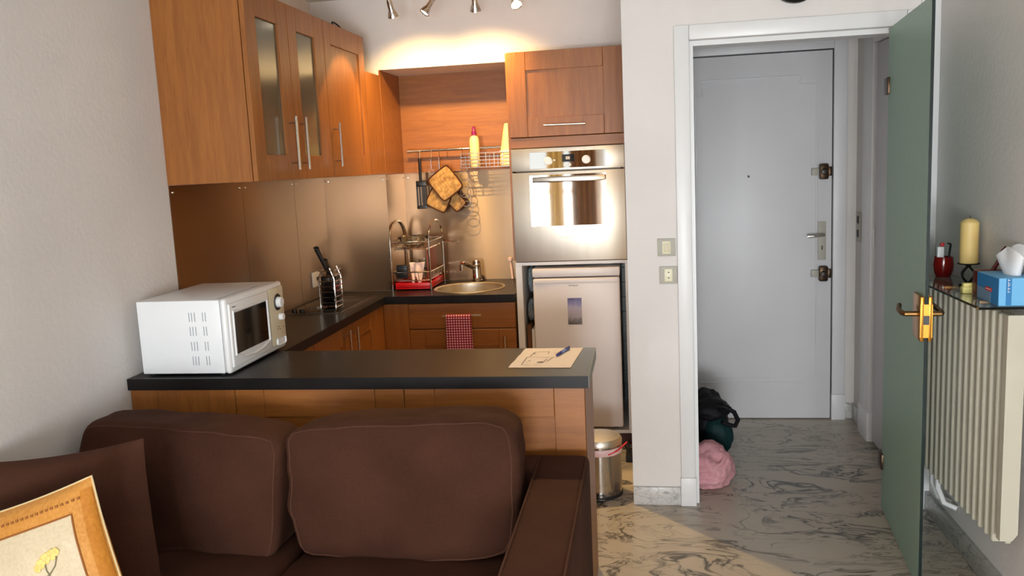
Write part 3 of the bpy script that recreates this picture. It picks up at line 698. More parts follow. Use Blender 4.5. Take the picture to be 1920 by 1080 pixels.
# ------------------------------------------------------------------ dish rack
dk = thing('dish_rack', 'two tier chrome dish rack on a red tray left of the sink', 'dish rack', (-1.29, 4.80, ZW))
x0, x1, y0, y1 = -1.424, -1.204, 4.645, 4.985
x0t = -1.414
b = B().box(x0t, x1 - 0.005, y0 + 0.01, y1 - 0.01, ZW + 0.006, ZW + 0.014, 0.003)
for a in ((x0t, x1 - 0.005, y0 + 0.01, y0 + 0.018), (x0t, x1 - 0.005, y1 - 0.018, y1 - 0.01), (x0t, x0t + 0.008, y0 + 0.018, y1 - 0.018), (x1 - 0.013, x1 - 0.005, y0 + 0.018, y1 - 0.018)):
    b.box(a[0], a[1], a[2], a[3], ZW + 0.014, ZW + 0.042, 0.002)
b.build('tray', 'red_plastic', dk, label='red drip tray')
for xx in (x0 - 0.004, x1 + 0.002):
    b = B(); pts = [(xx, y0, ZW + 0.001)] + [(xx, y0, ZW + 0.10), (xx, y0, ZW + 0.26)] + [(xx, (y0 + y1) / 2 - (y1 - y0) / 2 * math.cos(a), ZW + 0.28 + 0.11 * math.sin(a)) for a in [PI * i / 14 for i in range(15)]] + [(xx, y1, ZW + 0.26), (xx, y1, ZW + 0.001)]
    b.tube(pts, 0.005, 8); b.build('side_frame', 'chrome', dk)
def basket(z, h, nm):
    b = B(); ring = lambda zz, i: [(x0 + i, y0 + i, zz), (x1 - i, y0 + i, zz), (x1 - i, y1 - i, zz), (x0 + i, y1 - i, zz)]
    b.tube(ring(z + h, 0.0), 0.0035, 6, True); b.tube(ring(z, 0.015), 0.003, 6, True)
    for i in range(12):
        y = y0 + 0.02 + i * (y1 - y0 - 0.04) / 11
        b.tube([(x0, y, z + h), (x0 + 0.015, y, z), (x1 - 0.015, y, z), (x1, y, z + h)], 0.0018, 5)
    for i in range(5):
        x = x0 + 0.03 + i * (x1 - x0 - 0.06) / 4
        b.tube([(x, y0, z + h), (x, y0 + 0.015, z), (x, y1 - 0.015, z), (x, y1, z + h)], 0.0018, 5)
    return b.build(nm, 'chrome', dk)
basket(ZW + 0.235, 0.04, 'upper_rack'); basket(ZW + 0.055, 0.05, 'lower_rack')
B().tube([(x1, y1 - 0.05, ZW + 0.26), (x1 + 0.035, y1 - 0.06, ZW + 0.258), (x1 + 0.075, y1 - 0.06, ZW + 0.25), (x1 + 0.11, y1 - 0.06, ZW + 0.25)], 0.005, 8).build('side_arm', 'chrome', dk)
o = B().lathe([(0.03, 0), (0.06, 0.012), (0.088, 0.05), (0.092, 0.062), (0.088, 0.062), (0.056, 0.016), (0, 0.006)], T(-1.32, 4.765, ZW + 0.242), 36, False).build('glass_bowl', 'glass'); tag(o, 'clear glass bowl lying in the upper tier of the dish rack', 'bowl')
o = B().box(-1.412, -1.350, 4.69, 4.705, ZW + 0.062, ZW + 0.142, 0.003)
for i in range(5): o.box(-1.414, -1.348, 4.687, 4.69, ZW + 0.07 + i * 0.014, ZW + 0.075 + i * 0.014)
o = o.build('grater', 'black'); tag(o, 'black slatted plate standing in the lower tier of the dish rack', 'grater')
def cloth(u, v):
    wd = 0.045 * (1 - 0.35 * v)
    x = -1.292 + (u - 0.5) * 2 * wd
    z = ZW + 0.155 - v * (0.10 + 0.025 * math.sin(u * PI * 3 + 0.6))
    return Vector((x, 4.700 + 0.012 * math.sin(u * 8) - 0.02 * v, z))
o = B().grid(cloth, 20, 14).build('dishcloth', 'pale_pink'); tag(o, 'pale pink cloth draped over the lower tier of the dish rack', 'cloth')
md = o.modifiers.new('thickness', 'SOLIDIFY'); md.thickness = 0.003
o = B().box(-1.235, -1.225, 4.70, 4.92, ZW + 0.066, ZW + 0.225, 0.004).build('chopping_board', 'board'); tag(o, 'red-brown chopping board standing upright in the dish rack', 'chopping board')
o = B().lathe([(0.0, 0), (0.026, 0.0), (0.028, 0.004), (0.033, 0.105), (0.031, 0.105), (0.0255, 0.007), (0, 0.006)], T(-1.275, 4.80, ZW + 0.0575), 28, False).build('drinking_glass', 'glass'); tag(o, 'clear drinking glass standing in the lower tier of the dish rack', 'glass')

# ------------------------------------------------------------------ utensil rail and what hangs on it
rl = thing('utensil_rail', 'chrome utensil rail mounted across the niche', 'rail', (-1.05, 5.0, 1.64))
RY, RZ = 4.985, 1.642
B().tube([(-1.372, RY, RZ), (-0.70, RY, RZ)], 0.008, 12).lathe([(0.011, -0.014), (0.011, 0.014)], T(-1.372, RY, RZ) @ R(PI / 2, 'Y')).build('tube', 'chrome', rl)
for x in (-1.33, -0.76): B().tube([(x, RY, RZ), (x, 5.039, RZ)], 0.006, 8).build('bracket', 'chrome', rl)
HK = (-1.31, -1.24, -1.19, -1.14, -1.05)
for x in HK: B().tube([(x, RY - 0.0, RZ + 0.0085), (x, RY - 0.0095, RZ + 0.004), (x, RY - 0.011, RZ - 0.02), (x, RY - 0.012, RZ - 0.045), (x, RY - 0.022, RZ - 0.052), (x, RY - 0.028, RZ - 0.04)], 0.0022, 6).build('hook', 'chrome', rl)
sp = thing('spatula', 'black slotted spatula hanging at the left end of the rail', 'spatula', (-1.31, 4.965, 1.31))
B().tube([(-1.31, 4.964, 1.597), (-1.311, 4.966, 1.56), (-1.312, 4.970, 1.46)], 0.009, 8).build('handle', 'black', sp)
b = B()
for i in range(4): b.box(-1.342 + i * 0.0165, -1.342 + i * 0.0165 + 0.011, 4.969, 4.973, 1.315, 1.435)
b.box(-1.342, -1.281, 4.969, 4.973, 1.43, 1.465, 0.001).box(-1.342, -1.281, 4.969, 4.973, 1.298, 1.318, 0.001)
b.build('blade', 'black', sp)
wk = thing('whisk', 'small chrome whisk hanging between the spatula and the oven mitts', 'whisk', (-1.19, 4.963, 1.44))
B().tube([(-1.19, 4.963, 1.597), (-1.19, 4.963, 1.52)], 0.007, 10).build('handle', 'chrome', wk)
b = B()
for k in range(4):
    a = PI * k / 4
    b.tube([(-1.19 + math.cos(a) * r * s_, 4.963 + math.sin(a) * r * s_ * 0.6, z) for s_, seq in ((1, ((0.004, 1.52), (0.014, 1.49), (0.019, 1.465), (0.013, 1.445), (0, 1.438))), (-1, ((0.013, 1.445), (0.019, 1.465), (0.014, 1.49), (0.004, 1.52)))) for r, z in seq], 0.0012, 5)
b.build('wires', 'chrome', wk)
o = B().tube([(-1.24, 4.963, 1.597), (-1.24, 4.963, 1.535)], 0.003, 6).tube(arc((-1.24, 4.963, 1.515), 0.016, 0, 2 * PI, 20, (1, 0, 0), (0, 0, 1)), 0.002, 6).build('strainer', 'chrome'); tag(o, 'tiny wire strainer hanging next to the black spatula', 'strainer')
def quilt(name, label, cx, cz, y, w, h, rot, mat='mitt'):
    r = thing(name, label, 'oven mitt', (cx, y, cz), 'oven mitts on the rail')
    m = T(cx, y, cz) @ R(rot, 'Y')
    def fn(u, v):
        a, c_ = 2 * u - 1, 2 * v - 1
        k = (1 - abs(a) ** 6) * (1 - abs(c_) ** 6)
        q = 0.5 + 0.5 * math.cos(a * 14 + c_ * 14) * math.cos(a * 14 - c_ * 14)
        rr = 1 - 0.08 * (abs(a) ** 4) * (abs(c_) ** 4)
        return m @ Vector((a * w / 2 * rr, -0.009 * k * (0.6 + 0.4 * q), c_ * h / 2 * rr))
    def fb(u, v):
        p = fn(u, v); return Vector((p.x, 2 * y - p.y, p.z))
    B().grid(fn, 30, 30).grid(fb, 30, 30).build('quilted_cloth', mat, r)
    n = 10; e = []
    for i in range(n): e.append((i / n, 0))
    for i in range(n): e.append((1, i / n))
    for i in range(n): e.append((1 - i / n, 1))
    for i in range(n): e.append((0, 1 - i / n))
    B().tube([fn(*p) for p in e], 0.005, 6, True).build('binding', 'mitt_edge', r)
    return r
quilt('oven_mitt', 'large square ochre oven mitt hanging tilted from the rail', -1.158, 1.445, 4.955, 0.155, 0.165, math.radians(-36))
quilt('oven_mitt', 'smaller ochre oven mitt hanging lower behind the large tilted one', -1.212, 1.345, 4.980, 0.11, 0.13, math.radians(-62))
quilt('oven_mitt', 'third oven mitt peeking out right of the large tilted one', -1.128, 1.355, 5.002, 0.085, 0.16, math.radians(-42))
b = B()
for i in range(7):
    rr = 0.016 + 0.004 * i; z = 1.575 - i * 0.047
    b.tube(arc((-1.04, 4.962 - 0.003 * (i % 2), z), rr, 0, 2 * PI, 22, (1, 0, 0.05), (0, 0.1, 1))[:-1], 0.0018, 6, True)
o = b.build('ring_hanger', 'chrome'); tag(o, 'hanging chain of growing wire rings at the glare on the splashback', 'ring chain')
# wire shelf hooked on the rail
ws = thing('wire_shelf', 'chrome wire shelf hooked on the right end of the utensil rail', 'shelf', (-0.87, 4.95, 1.53))
wx0, wx1, wy0, wy1 = -1.045, -0.70, 4.905, 5.03
b = B()
for z in (1.612, 1.59, 1.57, 1.55): b.tube([(wx0, wy1, z), (wx0, wy0, z), (wx1, wy0, z)], 0.0022, 6)
for i in range(8):
    x = wx0 + i * (wx1 - wx0) / 7; b.tube([(x, wy0, 1.612), (x, wy0, 1.53), (x, wy1, 1.53), (x, wy1, 1.60)], 0.002, 6)
for i in range(5):
    y = wy0 + i * (wy1 - wy0) / 4; b.tube([(wx0, y, 1.53), (wx1, y, 1.53)], 0.002, 6)
b.build('wire_basket', 'chrome', ws)
for x in (-0.99, -0.75): B().tube([(x, wy1, 1.60), (x, 4.999, 1.648), (x, RY, RZ + 0.012), (x, 4.972, 1.64)], 0.002, 6).build('hook', 'chrome', ws)
bo = thing('soap_bottle', 'cream soap bottle with a purple cap on the wire shelf', 'bottle', (-0.972, 4.965, 1.533))
B().lathe([(0.0, 1.533), (0.026, 1.533), (0.029, 1.54), (0.029, 1.69), (0.022, 1.708), (0.012, 1.714), (0.012, 1.722), (0, 1.722)], T(-0.972, 4.965, 0)).build('body', 'bottle_cream', bo)
B().lathe([(0.015, 1.716), (0.015, 1.735), (0.010, 1.742), (0.009, 1.765), (0, 1.768)], T(-0.972, 4.965, 0)).build('cap', 'purple', bo)
bo = thing('spray_bottle', 'cream cone-shaped bottle on the wire shelf against the oven column', 'bottle', (-0.775, 4.965, 1.533))
B().lathe([(0.0, 1.533), (0.048, 1.533), (0.05, 1.545), (0.046, 1.60), (0.022, 1.74), (0.014, 1.775), (0, 1.778)], T(-0.775, 4.965, 0)).build('body', 'bottle_cream', bo)
B().lathe([(0.05, 1.61), (0.0475, 1.622), (0.0455, 1.622), (0.046, 1.61)], T(-0.775, 4.965, 0), 28, False).build('band', 'white_plastic', bo)

# ------------------------------------------------------------------ oven column
XO0, XO1 = -0.686, -0.087
oc = thing('oven_column', 'tall oak cupboard column around the oven with a flap door on top', 'cabinet', (-0.386, 4.74, 0))
b = B().box(XO0, XO0 + 0.014, 4.43, 5.04, 1.03, 2.1017, 0.001, 1).box(XO1 - 0.012, XO1 + 0.012, 4.434, 5.04, 1.03, 2.1, 0.001, 1).box(XO0 + 0.014, XO1 - 0.012, 4.455, 5.03, 2.08, 2.1).box(XO0 + 0.014, XO1 - 0.012, 5.03, 5.04, 1.03, 2.1).box(XO0 + 0.014, XO1 - 0.012, 4.46, 5.03, 1.615, 1.66)
b.build('carcass', 'wood_z', oc)
d = shaker_y(B(), 4.41, XO0 + 0.012, XO1, 1.672, 2.1017, 0.094, 0.099, 0.094, 0.096).build('flap_door', 'wood_z', oc)
bar_y(d, (-0.494, 0, 1.727), (-0.281, 0, 1.725), 4.41, 0.028)
B().box(XO0 + 0.012, XO1, 4.415, 4.435, 1.6165, 1.6685, 0.001, 1).build('rail', 'wood_x', oc)
b = B().box(XO0 + 0.008, XO0 + 0.042, 4.425, 5.03, 0.10, 1.002, 0.001, 1).box(XO1 - 0.014, XO1 + 0.010, 4.425, 5.03, 0.10, 1.002, 0.001, 1).box(XO0 + 0.008, XO1 + 0.010, 4.425, 5.03, 1.002, 1.019, 0.001, 1).box(XO0 + 0.008, XO1 + 0.010, 4.425, 5.03, 0.082, 0.10, 0.001, 1)
b.build('fridge_housing', 'melamine', oc, label='white melamine housing around the small fridge')
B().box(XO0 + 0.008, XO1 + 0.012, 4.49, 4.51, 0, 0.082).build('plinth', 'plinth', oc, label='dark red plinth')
tl = B()
for i in range(3):
    for j in range(10): tl.box(XO0 + 0.05 + i * 0.183, XO0 + 0.05 + i * 0.183 + 0.180, 5.034, 5.04, 0.105 + j * 0.089, 0.105 + j * 0.089 + 0.086, 0.001, 1)
o = tl.build('wall_tiles', 'tile'); tag(o, 'grey-green wall tiles behind the small fridge', 'tiles', kind='structure')
# oven
ov = thing('oven', 'stainless steel built-in oven with a mirrored window', 'oven', (-0.38, 4.7, 1.02))
ox0, ox1 = -0.6735, -0.0895
B().box(ox0 + 0.02, ox1 - 0.02, 4.437, 4.99, 1.03, 1.605).build('body', 'dark_metal', ov)
cpn = B().box(ox0, ox1, 4.410, 4.436, 1.4965, 1.612, 0.002).build('control_panel', 'steel', ov)
B().box(-0.577, -0.185, 4.4085, 4.411, 1.507, 1.592, 0.0005, 1).build('glass_fascia', 'mirror_glass', cpn)
for x in (-0.480, -0.284): B().lathe([(0.022, 0), (0.021, 0.020), (0.018, 0.023), (0, 0.023)], facing_y(x, 4.4085, 1.545), 32).build('knob', 'white_plastic', cpn)
B().box(-0.452, -0.443, 4.39, 4.4085, 1.544, 1.552, 0.001).build('pointer', 'white_plastic', cpn)
for x in (-0.395, -0.368): B().lathe([(0.007, 0), (0.006, 0.008), (0, 0.008)], facing_y(x, 4.4085, 1.522), 16).build('button', 'white_plastic', cpn)
B().box(-0.408, -0.345, 4.4075, 4.4086, 1.537, 1.575).build('clock_display', 'black_gloss', cpn)
B().text('88', 0.022, facing_y(-0.378, 4.4072, 1.556)).build('digits', 'digits', cpn)
od = B().box(ox0, ox1, 4.408, 4.436, 1.024, 1.4895, 0.002).build('door', 'steel', ov)
B().box(-0.581, -0.186, 4.4065, 4.409, 1.209, 1.474, 0.0005, 1).build('window', 'mirror_glass', od)
b = B().box(-0.562, -0.187, 4.362, 4.374, 1.436, 1.465, 0.004)
for x in (-0.55, -0.2): b.box(x - 0.008, x + 0.008, 4.372, 4.407, 1.44, 1.461, 0.002)
b.build('handle', 'handle', od)
B().text('SAUTER', 0.020, facing_y(-0.373, 4.4078, 1.149)).build('lettering', 'white_print', od)
b = B().lathe([(0.004, 0), (0.004, 0.0006)], facing_y(-0.424, 4.408, 1.150), 14); b.build('emblem', 'white_print', od)

# fridge
fr = thing('fridge', 'small white fridge under the oven', 'fridge', (-0.36, 4.7, 0.10))
fx0, fx1 = -0.585, -0.131
B().box(fx0 + 0.004, fx1 - 0.004, 4.445, 4.98, 0.118, 0.938, 0.004).build('body', 'fridge', fr)
B().box(fx0 - 0.002, fx1 + 0.002, 4.395, 4.985, 0.941, 0.985, 0.006).build('top', 'fridge', fr)
dd = B().box(fx0, fx1, 4.392, 4.441, 0.125, 0.934, 0.010, 3).build('door', 'fridge', fr)
B().box(fx0 + 0.01, fx1 - 0.01, 4.388, 4.393, 0.905, 0.928, 0.002).build('grip', 'fridge', dd)
B().text('Whirlpool', 0.012, facing_y(-0.372, 4.3912, 0.895)).build('lettering', 'grey_mark', dd)
for x in (fx0 + 0.04, fx1 - 0.04):
    for y in (4.47, 4.95): B().lathe([(0.012, 0.1005), (0.012, 0.119)], T(x, y, 0), 12).build('foot', 'rubber', fr)
pm = B().box(-0.405, -0.331, 4.3895, 4.3915, 0.687, 0.828).build('postcard', 'picture'); tag(pm, 'small blue and grey picture card stuck on the fridge door', 'postcard')
# things stuffed beside and on the fridge
o = B().blob((-0.616, 4.64, 0.905), (0.024, 0.10, 0.075), 0.25, 3.0, 4).build('plastic_bag', 'poly'); tag(o, 'crumpled grey plastic bag stuffed high beside the fridge', 'plastic bag', 'plastic bags around the fridge')
o = B().blob((-0.616, 4.56, 0.745), (0.023, 0.07, 0.062), 0.2, 2.4, 4).build('plastic_bag', 'poly'); tag(o, 'pale plastic bag resting on the brown board beside the fridge', 'plastic bag', 'plastic bags around the fridge')
o = B().blob((-0.20, 4.56, 0.9945), (0.07, 0.06, 0.0075), 0.2, 2.0, 4).build('plastic_bag', 'white_plastic'); tag(o, 'flat white plastic bag on top of the fridge', 'plastic bag', 'plastic bags around the fridge')
o = B().box(-0.636, -0.6115, 4.46, 4.80, 0.1015, 0.675, 0.003).build('brown_board', 'cardboard'); tag(o, 'brown board standing in the gap left of the fridge', 'board')
o = B().box(-0.609, -0.5925, 4.45, 4.74, 0.1015, 0.655, 0.003).build('white_tray', 'melamine'); tag(o, 'thin white tray standing between the brown board and the fridge', 'tray')

# ------------------------------------------------------------------ ceiling spotlights
sl = thing('spotlight_bar', 'chrome bar of four warm halogen spots above the kitchen', 'ceiling light', (-0.91, 4.22, ZC))
B().box(-1.32, -0.50, 4.19, 4.25, ZC - 0.025, ZC - 0.001, 0.004).build('bar', 'chrome', sl)
def spot(x, aim, power, size=92, blend=0.15):
    p = Vector((x, 4.25, 2.325)); a = Vector(aim).normalized()
    q = Vector((0, 0, 1)).rotation_difference(a).to_matrix().to_4x4()
    m = T(*p) @ q
    h = B().lathe([(0.0, -0.055), (0.011, -0.055), (0.014, -0.04), (0.015, 0.0), (0.020, 0.008), (0.027, 0.030), (0.0285, 0.034), (0.026, 0.036), (0.022, 0.030), (0.0, 0.024)], m, 28, False).build('lamp_head', 'chrome', sl)
    back = m @ Vector((0, 0, -0.05))
    B().tube([(x, 4.22, ZC - 0.024), (x, 4.22, ZC - 0.06), (x + 0.01, 4.225, ZC - 0.085), tuple(back)], 0.005, 8).tube([(x - 0.012, 4.22, ZC - 0.05), tuple(m @ Vector((-0.014, 0, -0.02)))], 0.003, 6).build('stem', 'chrome', h)
    B().lathe([(0.0225, 0.0302), (0.018, 0.033), (0, 0.034)], m, 24, False).build('bulb', 'bulb', h)
    l = bpy.data.lights.new('halogen', 'SPOT'); l.energy = power; l.color = SPOT_COLOR; l.spot_size = math.radians(size); l.spot_blend = blend; l.shadow_soft_size = 0.02
    lo = bpy.data.objects.new('halogen', l); COL.objects.link(lo)
    lo.matrix_world = T(*(p + a * 0.045)) @ Vector((0, 0, -1)).rotation_difference(a).to_matrix().to_4x4()
spot(-1.218, (0.08, 0.50, -0.86), 52, 120, 1.0)
spot(-1.03, (-0.42, -0.20, -0.62), 26, 58)
spot(-0.794, (-0.04, 0.52, -0.85), 52, 120, 1.0)
spot(-0.596, (0.30, -0.62, -0.72), 105, 76)

# ------------------------------------------------------------------ paper and pen on the bar
pp = thing('paper_sheet', 'white printed sheet lying at the end of the breakfast bar', 'paper', (-0.35, 2.93, ZW))
P0 = [(-0.466, 2.773), (-0.253, 2.765), (-0.231, 3.072), (-0.446, 3.072)]
def paper(u, v):
    a = Vector((*P0[0], 0)).lerp(Vector((*P0[1], 0)), u); c_ = Vector((*P0[3], 0)).lerp(Vector((*P0[2], 0)), u)
    p = a.lerp(c_, v); p.z = ZW + 0.0012 + 0.0035 * max(0, 0.25 - u) * math.sin(v * 9) ** 2 * 4 * 0.5; return p
B().grid(paper, 16, 16).build('sheet', 'paper', pp)
b = B()
def ln(u0, v0, u1, v1, w=0.0011):
    p, q = paper(u0, v0), paper(u1, v1); d = (q - p); d.z = 0; d.normalize(); nn = Vector((-d.y, d.x, 0)) * w; zz = Vector((0, 0, 0.0009))
    f = [b.bm.verts.new(x + zz) for x in (p - nn, q - nn, q + nn, p + nn)]; b.bm.faces.new(f)
for a in ((0.18, 0.12, 0.33, 0.12), (0.18, 0.12, 0.16, 0.5), (0.38, 0.12, 0.50, 0.12), (0.16, 0.5, 0.62, 0.5), (0.22, 0.78, 0.46, 0.80), (0.22, 0.78, 0.20, 0.55), (0.46, 0.8, 0.47, 0.68), (0.40, 0.22, 0.52, 0.22), (0.40, 0.28, 0.54, 0.28), (0.55, 0.3, 0.6, 0.48), (0.5, 0.3, 0.52, 0.42), (0.55, 0.72, 0.72, 0.72), (0.24, 0.3, 0.27, 0.36), (0.22, 0.25, 0.24, 0.25)): ln(*a)
for a in ((0.40, 0.24, 0.50, 0.24), (0.42, 0.27, 0.5, 0.27), (0.23, 0.68, 0.25, 0.72)): ln(*a, w=0.0025)
b.build('print', 'ink', pp)
pn = thing('pen', 'blue ballpoint pen lying on the printed sheet', 'pen', (-0.3, 2.99, ZW))
a, c_ = Vector((-0.316, 2.925, ZW + 0.0075)), Vector((-0.282, 3.052, ZW + 0.0075))
pt = lambda k: tuple(a.lerp(c_, k))
B().tube([pt(0), pt(0.06), pt(0.35)], 0.003, 10, r2=0.0055).build('tip', 'pen_blue', pn)
B().tube([pt(0.35), pt(0.72)], 0.0055, 10).build('barrel', 'pen_clear', pn)
B().tube([pt(0.72), pt(0.97)], 0.0058, 10).tube([pt(0.97), pt(1.02)], 0.0025, 8).tube([tuple(Vector(pt(0.62)) + Vector((0.004, 0, 0.006))), tuple(Vector(pt(0.95)) + Vector((0.004, 0, 0.006)))], 0.0014, 6).build('cap', 'pen_blue', pn)

# ------------------------------------------------------------------ sofa
def cushion(b, m, w, h, t, bulge=0.03, k=7.0, wob=0.008, seed=0, cuts=14, taper=0.0):
    """soft box cushion: local x width, z height, y thickness (front is -y)"""
    def mp(u, v, q):
        n = (abs(u) ** k + abs(v) ** k + abs(q) ** k) ** (1 / k)
        u, v, q = u / n, v / n, q / n
        f = (1 - u * u) * (1 - v * v)
        y = q * t / 2 + (q * bulge * f if abs(q) > 0.3 else 0)
        x = u * w / 2 * (1 + 0.02 * (1 - v * v)) * (1 - taper * (1 - v) / 2); z = v * h / 2 + 0.012 * (1 - u * u) * v
        nv = Vector((x * 4 + seed, y * 4, z * 4)); d = wob * noise.noise(nv) + wob * 0.45 * noise.noise(nv * 2.7) + wob * 0.35 * noise.noise(Vector((nv.x * 3 - nv.z * 5, nv.y, nv.x * 1.2 + nv.z * 2)))
        return m @ Vector((x + d * u, y - d * 1.2, z + d * v))
    r = bmesh.ops.create_cube(b.bm, size=2.0)
    es = list({e for v in r['verts'] for e in v.link_edges})
    before = set(b.bm.verts) - set(r['verts'])
    bmesh.ops.subdivide_edges(b.bm, edges=es, cuts=cuts, use_grid_fill=True)
    for v in [v for v in b.bm.verts if v not in before]: v.co = mp(*v.co)
    def ring(q, s_=1.0):
        n = 18; pts = []
        for i in range(n): pts.append((-1 + 2 * i / n, s_))
        for i in range(n): pts.append((s_, 1 - 2 * i / n))
        for i in range(n): pts.append((1 - 2 * i / n, -s_))
        for i in range(n): pts.append((-s_, -1 + 2 * i / n))
        return [mp(u * 1.0, v * 1.0, q) for u, v in pts]
    return ring
sf = thing('sofa', 'dark brown fabric sofa in front of the breakfast bar', 'sofa', (-1.0, 2.1, 0))
B().box(-1.78, -0.352, 1.62, 2.60, 0.06, 0.28, 0.02).build('base', 'sofa', sf)
B().box(-1.785, -0.19, 2.505, 2.64, 0.06, 0.60, 0.03, 3).build('back', 'sofa', sf)
ar = B().box(-0.352, -0.188, 1.58, 2.615, 0.06, 0.605, 0.022, 3).build('armrest', 'sofa', sf)
b = B()
for x in (-0.345, -0.196): b.tube([(x, 1.575, 0.08), (x, 1.577, 0.59), (x, 1.60, 0.603), (x, 2.58, 0.603), (x, 2.61, 0.59), (x, 2.617, 0.10)], 0.0035, 6)
b.build('piping', 'sofa_pipe', ar)
for x, sd in ((-1.425, 1), (-0.712, 2)):
    b = B(); rg = cushion(b, T(x, 2.05, 0.322) @ R(PI / 2, 'X') @ R(PI, 'Z'), 0.70, 0.86, 0.15, 0.02, 9, 0.006, sd)
    b.build('seat_cushion', 'sofa', sf, smooth=60)
def back_cushion(cx, cy, cz, w, h, t, tilt, roll, yaw, seed):
    m = T(cx, cy, cz) @ R(yaw, 'Z') @ R(roll, 'Y') @ R(tilt, 'X')
    b = B(); rg = cushion(b, m, w, h, t, 0.03, 9, 0.013, seed, 24, 0.06)
    o = b.build('back_cushion', 'sofa', sf, smooth=60)
    B().tube(rg(-0.97), 0.003, 6, True).build('piping', 'sofa_pipe', o)
    return o
back_cushion(-1.425, 2.375, 0.590, 0.675, 0.385, 0.215, math.radians(-4), math.radians(3.5), 0.0, 3.0)
back_cushion(-0.722, 2.370, 0.602, 0.71, 0.395, 0.22, math.radians(-4), math.radians(-1.5), 0.0, 8.0)
for x in (-1.70, -0.27):
    for y in (1.68, 2.56): B().box(x - 0.03, x + 0.03, y - 0.03, y + 0.03, 0, 0.06).build('foot', 'black', sf)
# loose brown pillow in the left corner
m = T(-1.552, 1.93, 0.616) @ R(math.radians(6), 'Z') @ R(math.radians(-6), 'Y') @ R(math.radians(-8), 'X')
def soft(u, v, sgn):
    k = max(0.0, (1 - abs(u) ** 2.6) * (1 - abs(v) ** 2.6)) ** 0.55
    wr = (0.010 * noise.noise(Vector((u * 2.5, v * 2.5, 4.0))) + 0.005 * noise.noise(Vector((u * 7, v * 5, 9.0)))) * k
    return m @ Vector((u * 0.262 * (1 - 0.05 * (1 - u * u) * 0 - 0.035 * (1 - v * v) * abs(u) ** 3), sgn * 0.085 * k + wr, v * 0.222 * (1 - 0.075 * (1 - u * u) * abs(v) ** 3)))
b = B().grid(lambda a, c: soft(2 * a - 1, 2 * c - 1, -1), 36, 36).grid(lambda a, c: soft(2 * a - 1, 2 * c - 1, 1), 36, 36)
o = b.build('brown_pillow', 'sofa', smooth=75); tag(o, 'plain brown pillow leaning in the left corner of the sofa', 'pillow')

# embroidered cushion (built flat, placed by its own matrix)
ec = thing('embroidered_cushion', 'gold cushion with cream centre and embroidered flowers leaning on the brown pillow', 'cushion', (-1.422, 1.70, 0.613))
ec.rotation_euler = (math.radians(-10), math.radians(-18), math.radians(5))
HW = 0.19
def pil(u, v, sgn=-1, off=0.0):
    k = max(0.0, (1 - abs(u) ** 2.2) * (1 - abs(v) ** 2.2)) ** 0.5
    wr = 0.004 * noise.noise(Vector((u * 3, v * 3, 1.5))) * k
    pinch = 1 - 0.045 * (1 - abs(u) ** 2) * abs(v) ** 3 ; pz = 1 - 0.045 * (1 - abs(v) ** 2) * abs(u) ** 3
    return Vector((u * HW * pz, sgn * (0.065 * k + off) + wr, v * HW * pinch))
B().grid(lambda a, c: pil(2 * a - 1, 2 * c - 1, -1), 40, 40).grid(lambda a, c: pil(2 * a - 1, 2 * c - 1, 1), 24, 24).build('cover', 'gold', ec, local=True)
cz_ = 0.64
def patch(u0, u1, v0, v1, off, n=20): return B().grid(lambda a, c: pil(u0 + (u1 - u0) * a, v0 + (v1 - v0) * c, -1, off), n, n)
cu_ = 0.74
patch(-cu_, cu_, -cz_, cz_, 0.0012, 30).build('centre_panel', 'cream_silk', ec, local=True)
ring = [(-cu_ + 2 * cu_ * i / 24, cz_) for i in range(24)] + [(cu_, cz_ - 2 * cz_ * i / 24) for i in range(24)] + [(cu_ - 2 * cu_ * i / 24, -cz_) for i in range(24)] + [(-cu_, -cz_ + 2 * cz_ * i / 24) for i in range(24)]
B().tube([pil(u, v, -1, 0.0015) for u, v in ring], 0.0022, 6, True).build('panel_braid', 'gold_stitch', ec, local=True)
for v in (0.80, -0.80):
    b = B()
    for i in range(26):
        p = pil(-0.84 + i * 1.68 / 25, v, -1, 0.001); b.box(p.x - 0.0035, p.x + 0.0035, p.y - 0.001, p.y + 0.001, p.z - 0.003, p.z + 0.003)
    b.build('stitching', 'gold_stitch', ec, local=True)
patch(0.86, 0.99, -0.985, 0.88, 0.0008, 20).build('side_border', 'gold_dark', ec, local=True)
n = 24; edge = [(-1 + 2 * i / n, 1) for i in range(n)] + [(1, 1 - 2 * i / n) for i in range(n)] + [(1 - 2 * i / n, -1) for i in range(n)] + [(-1, -1 + 2 * i / n) for i in range(n)]
B().tube([pil(u, v) for u, v in edge], 0.0026, 6, True).build('cord', 'cord', ec, local=True)
b = B()
for (u, v, r) in ((0.0, 0.14, 0.011), (0.07, 0.18, 0.012), (0.15, 0.20, 0.012), (0.21, 0.22, 0.009), (-0.05, 0.10, 0.009)):
    u += 0.26; v += 0.06; p = pil(u, v, -1, 0.003)
    for a in range(5):
        q = p + Vector((math.cos(a * 2 * PI / 5) * r * 0.55, 0, math.sin(a * 2 * PI / 5) * r * 0.55))
        b.blob(q, (r * 0.6, 0.002, r * 0.6), 0.05, 2, 2)
b.build('flowers', 'petal', ec, local=True)
b = B()
for pts in (((0.21, 0.16), (0.16, 0.06), (0.06, -0.02), (-0.08, -0.06)), ((0.05, 0.12), (0.04, 0.04), (0.06, -0.02)), ((0.06, -0.02), (0.05, -0.2), (0.0, -0.42)), ((0.0, -0.06), (0.12, -0.10), (0.2, -0.12))):
    b.tube([pil(u + 0.26, v + 0.06, -1, 0.0025) for u, v in pts], 0.0016, 6)
b.build('stems', 'stem', ec, local=True)

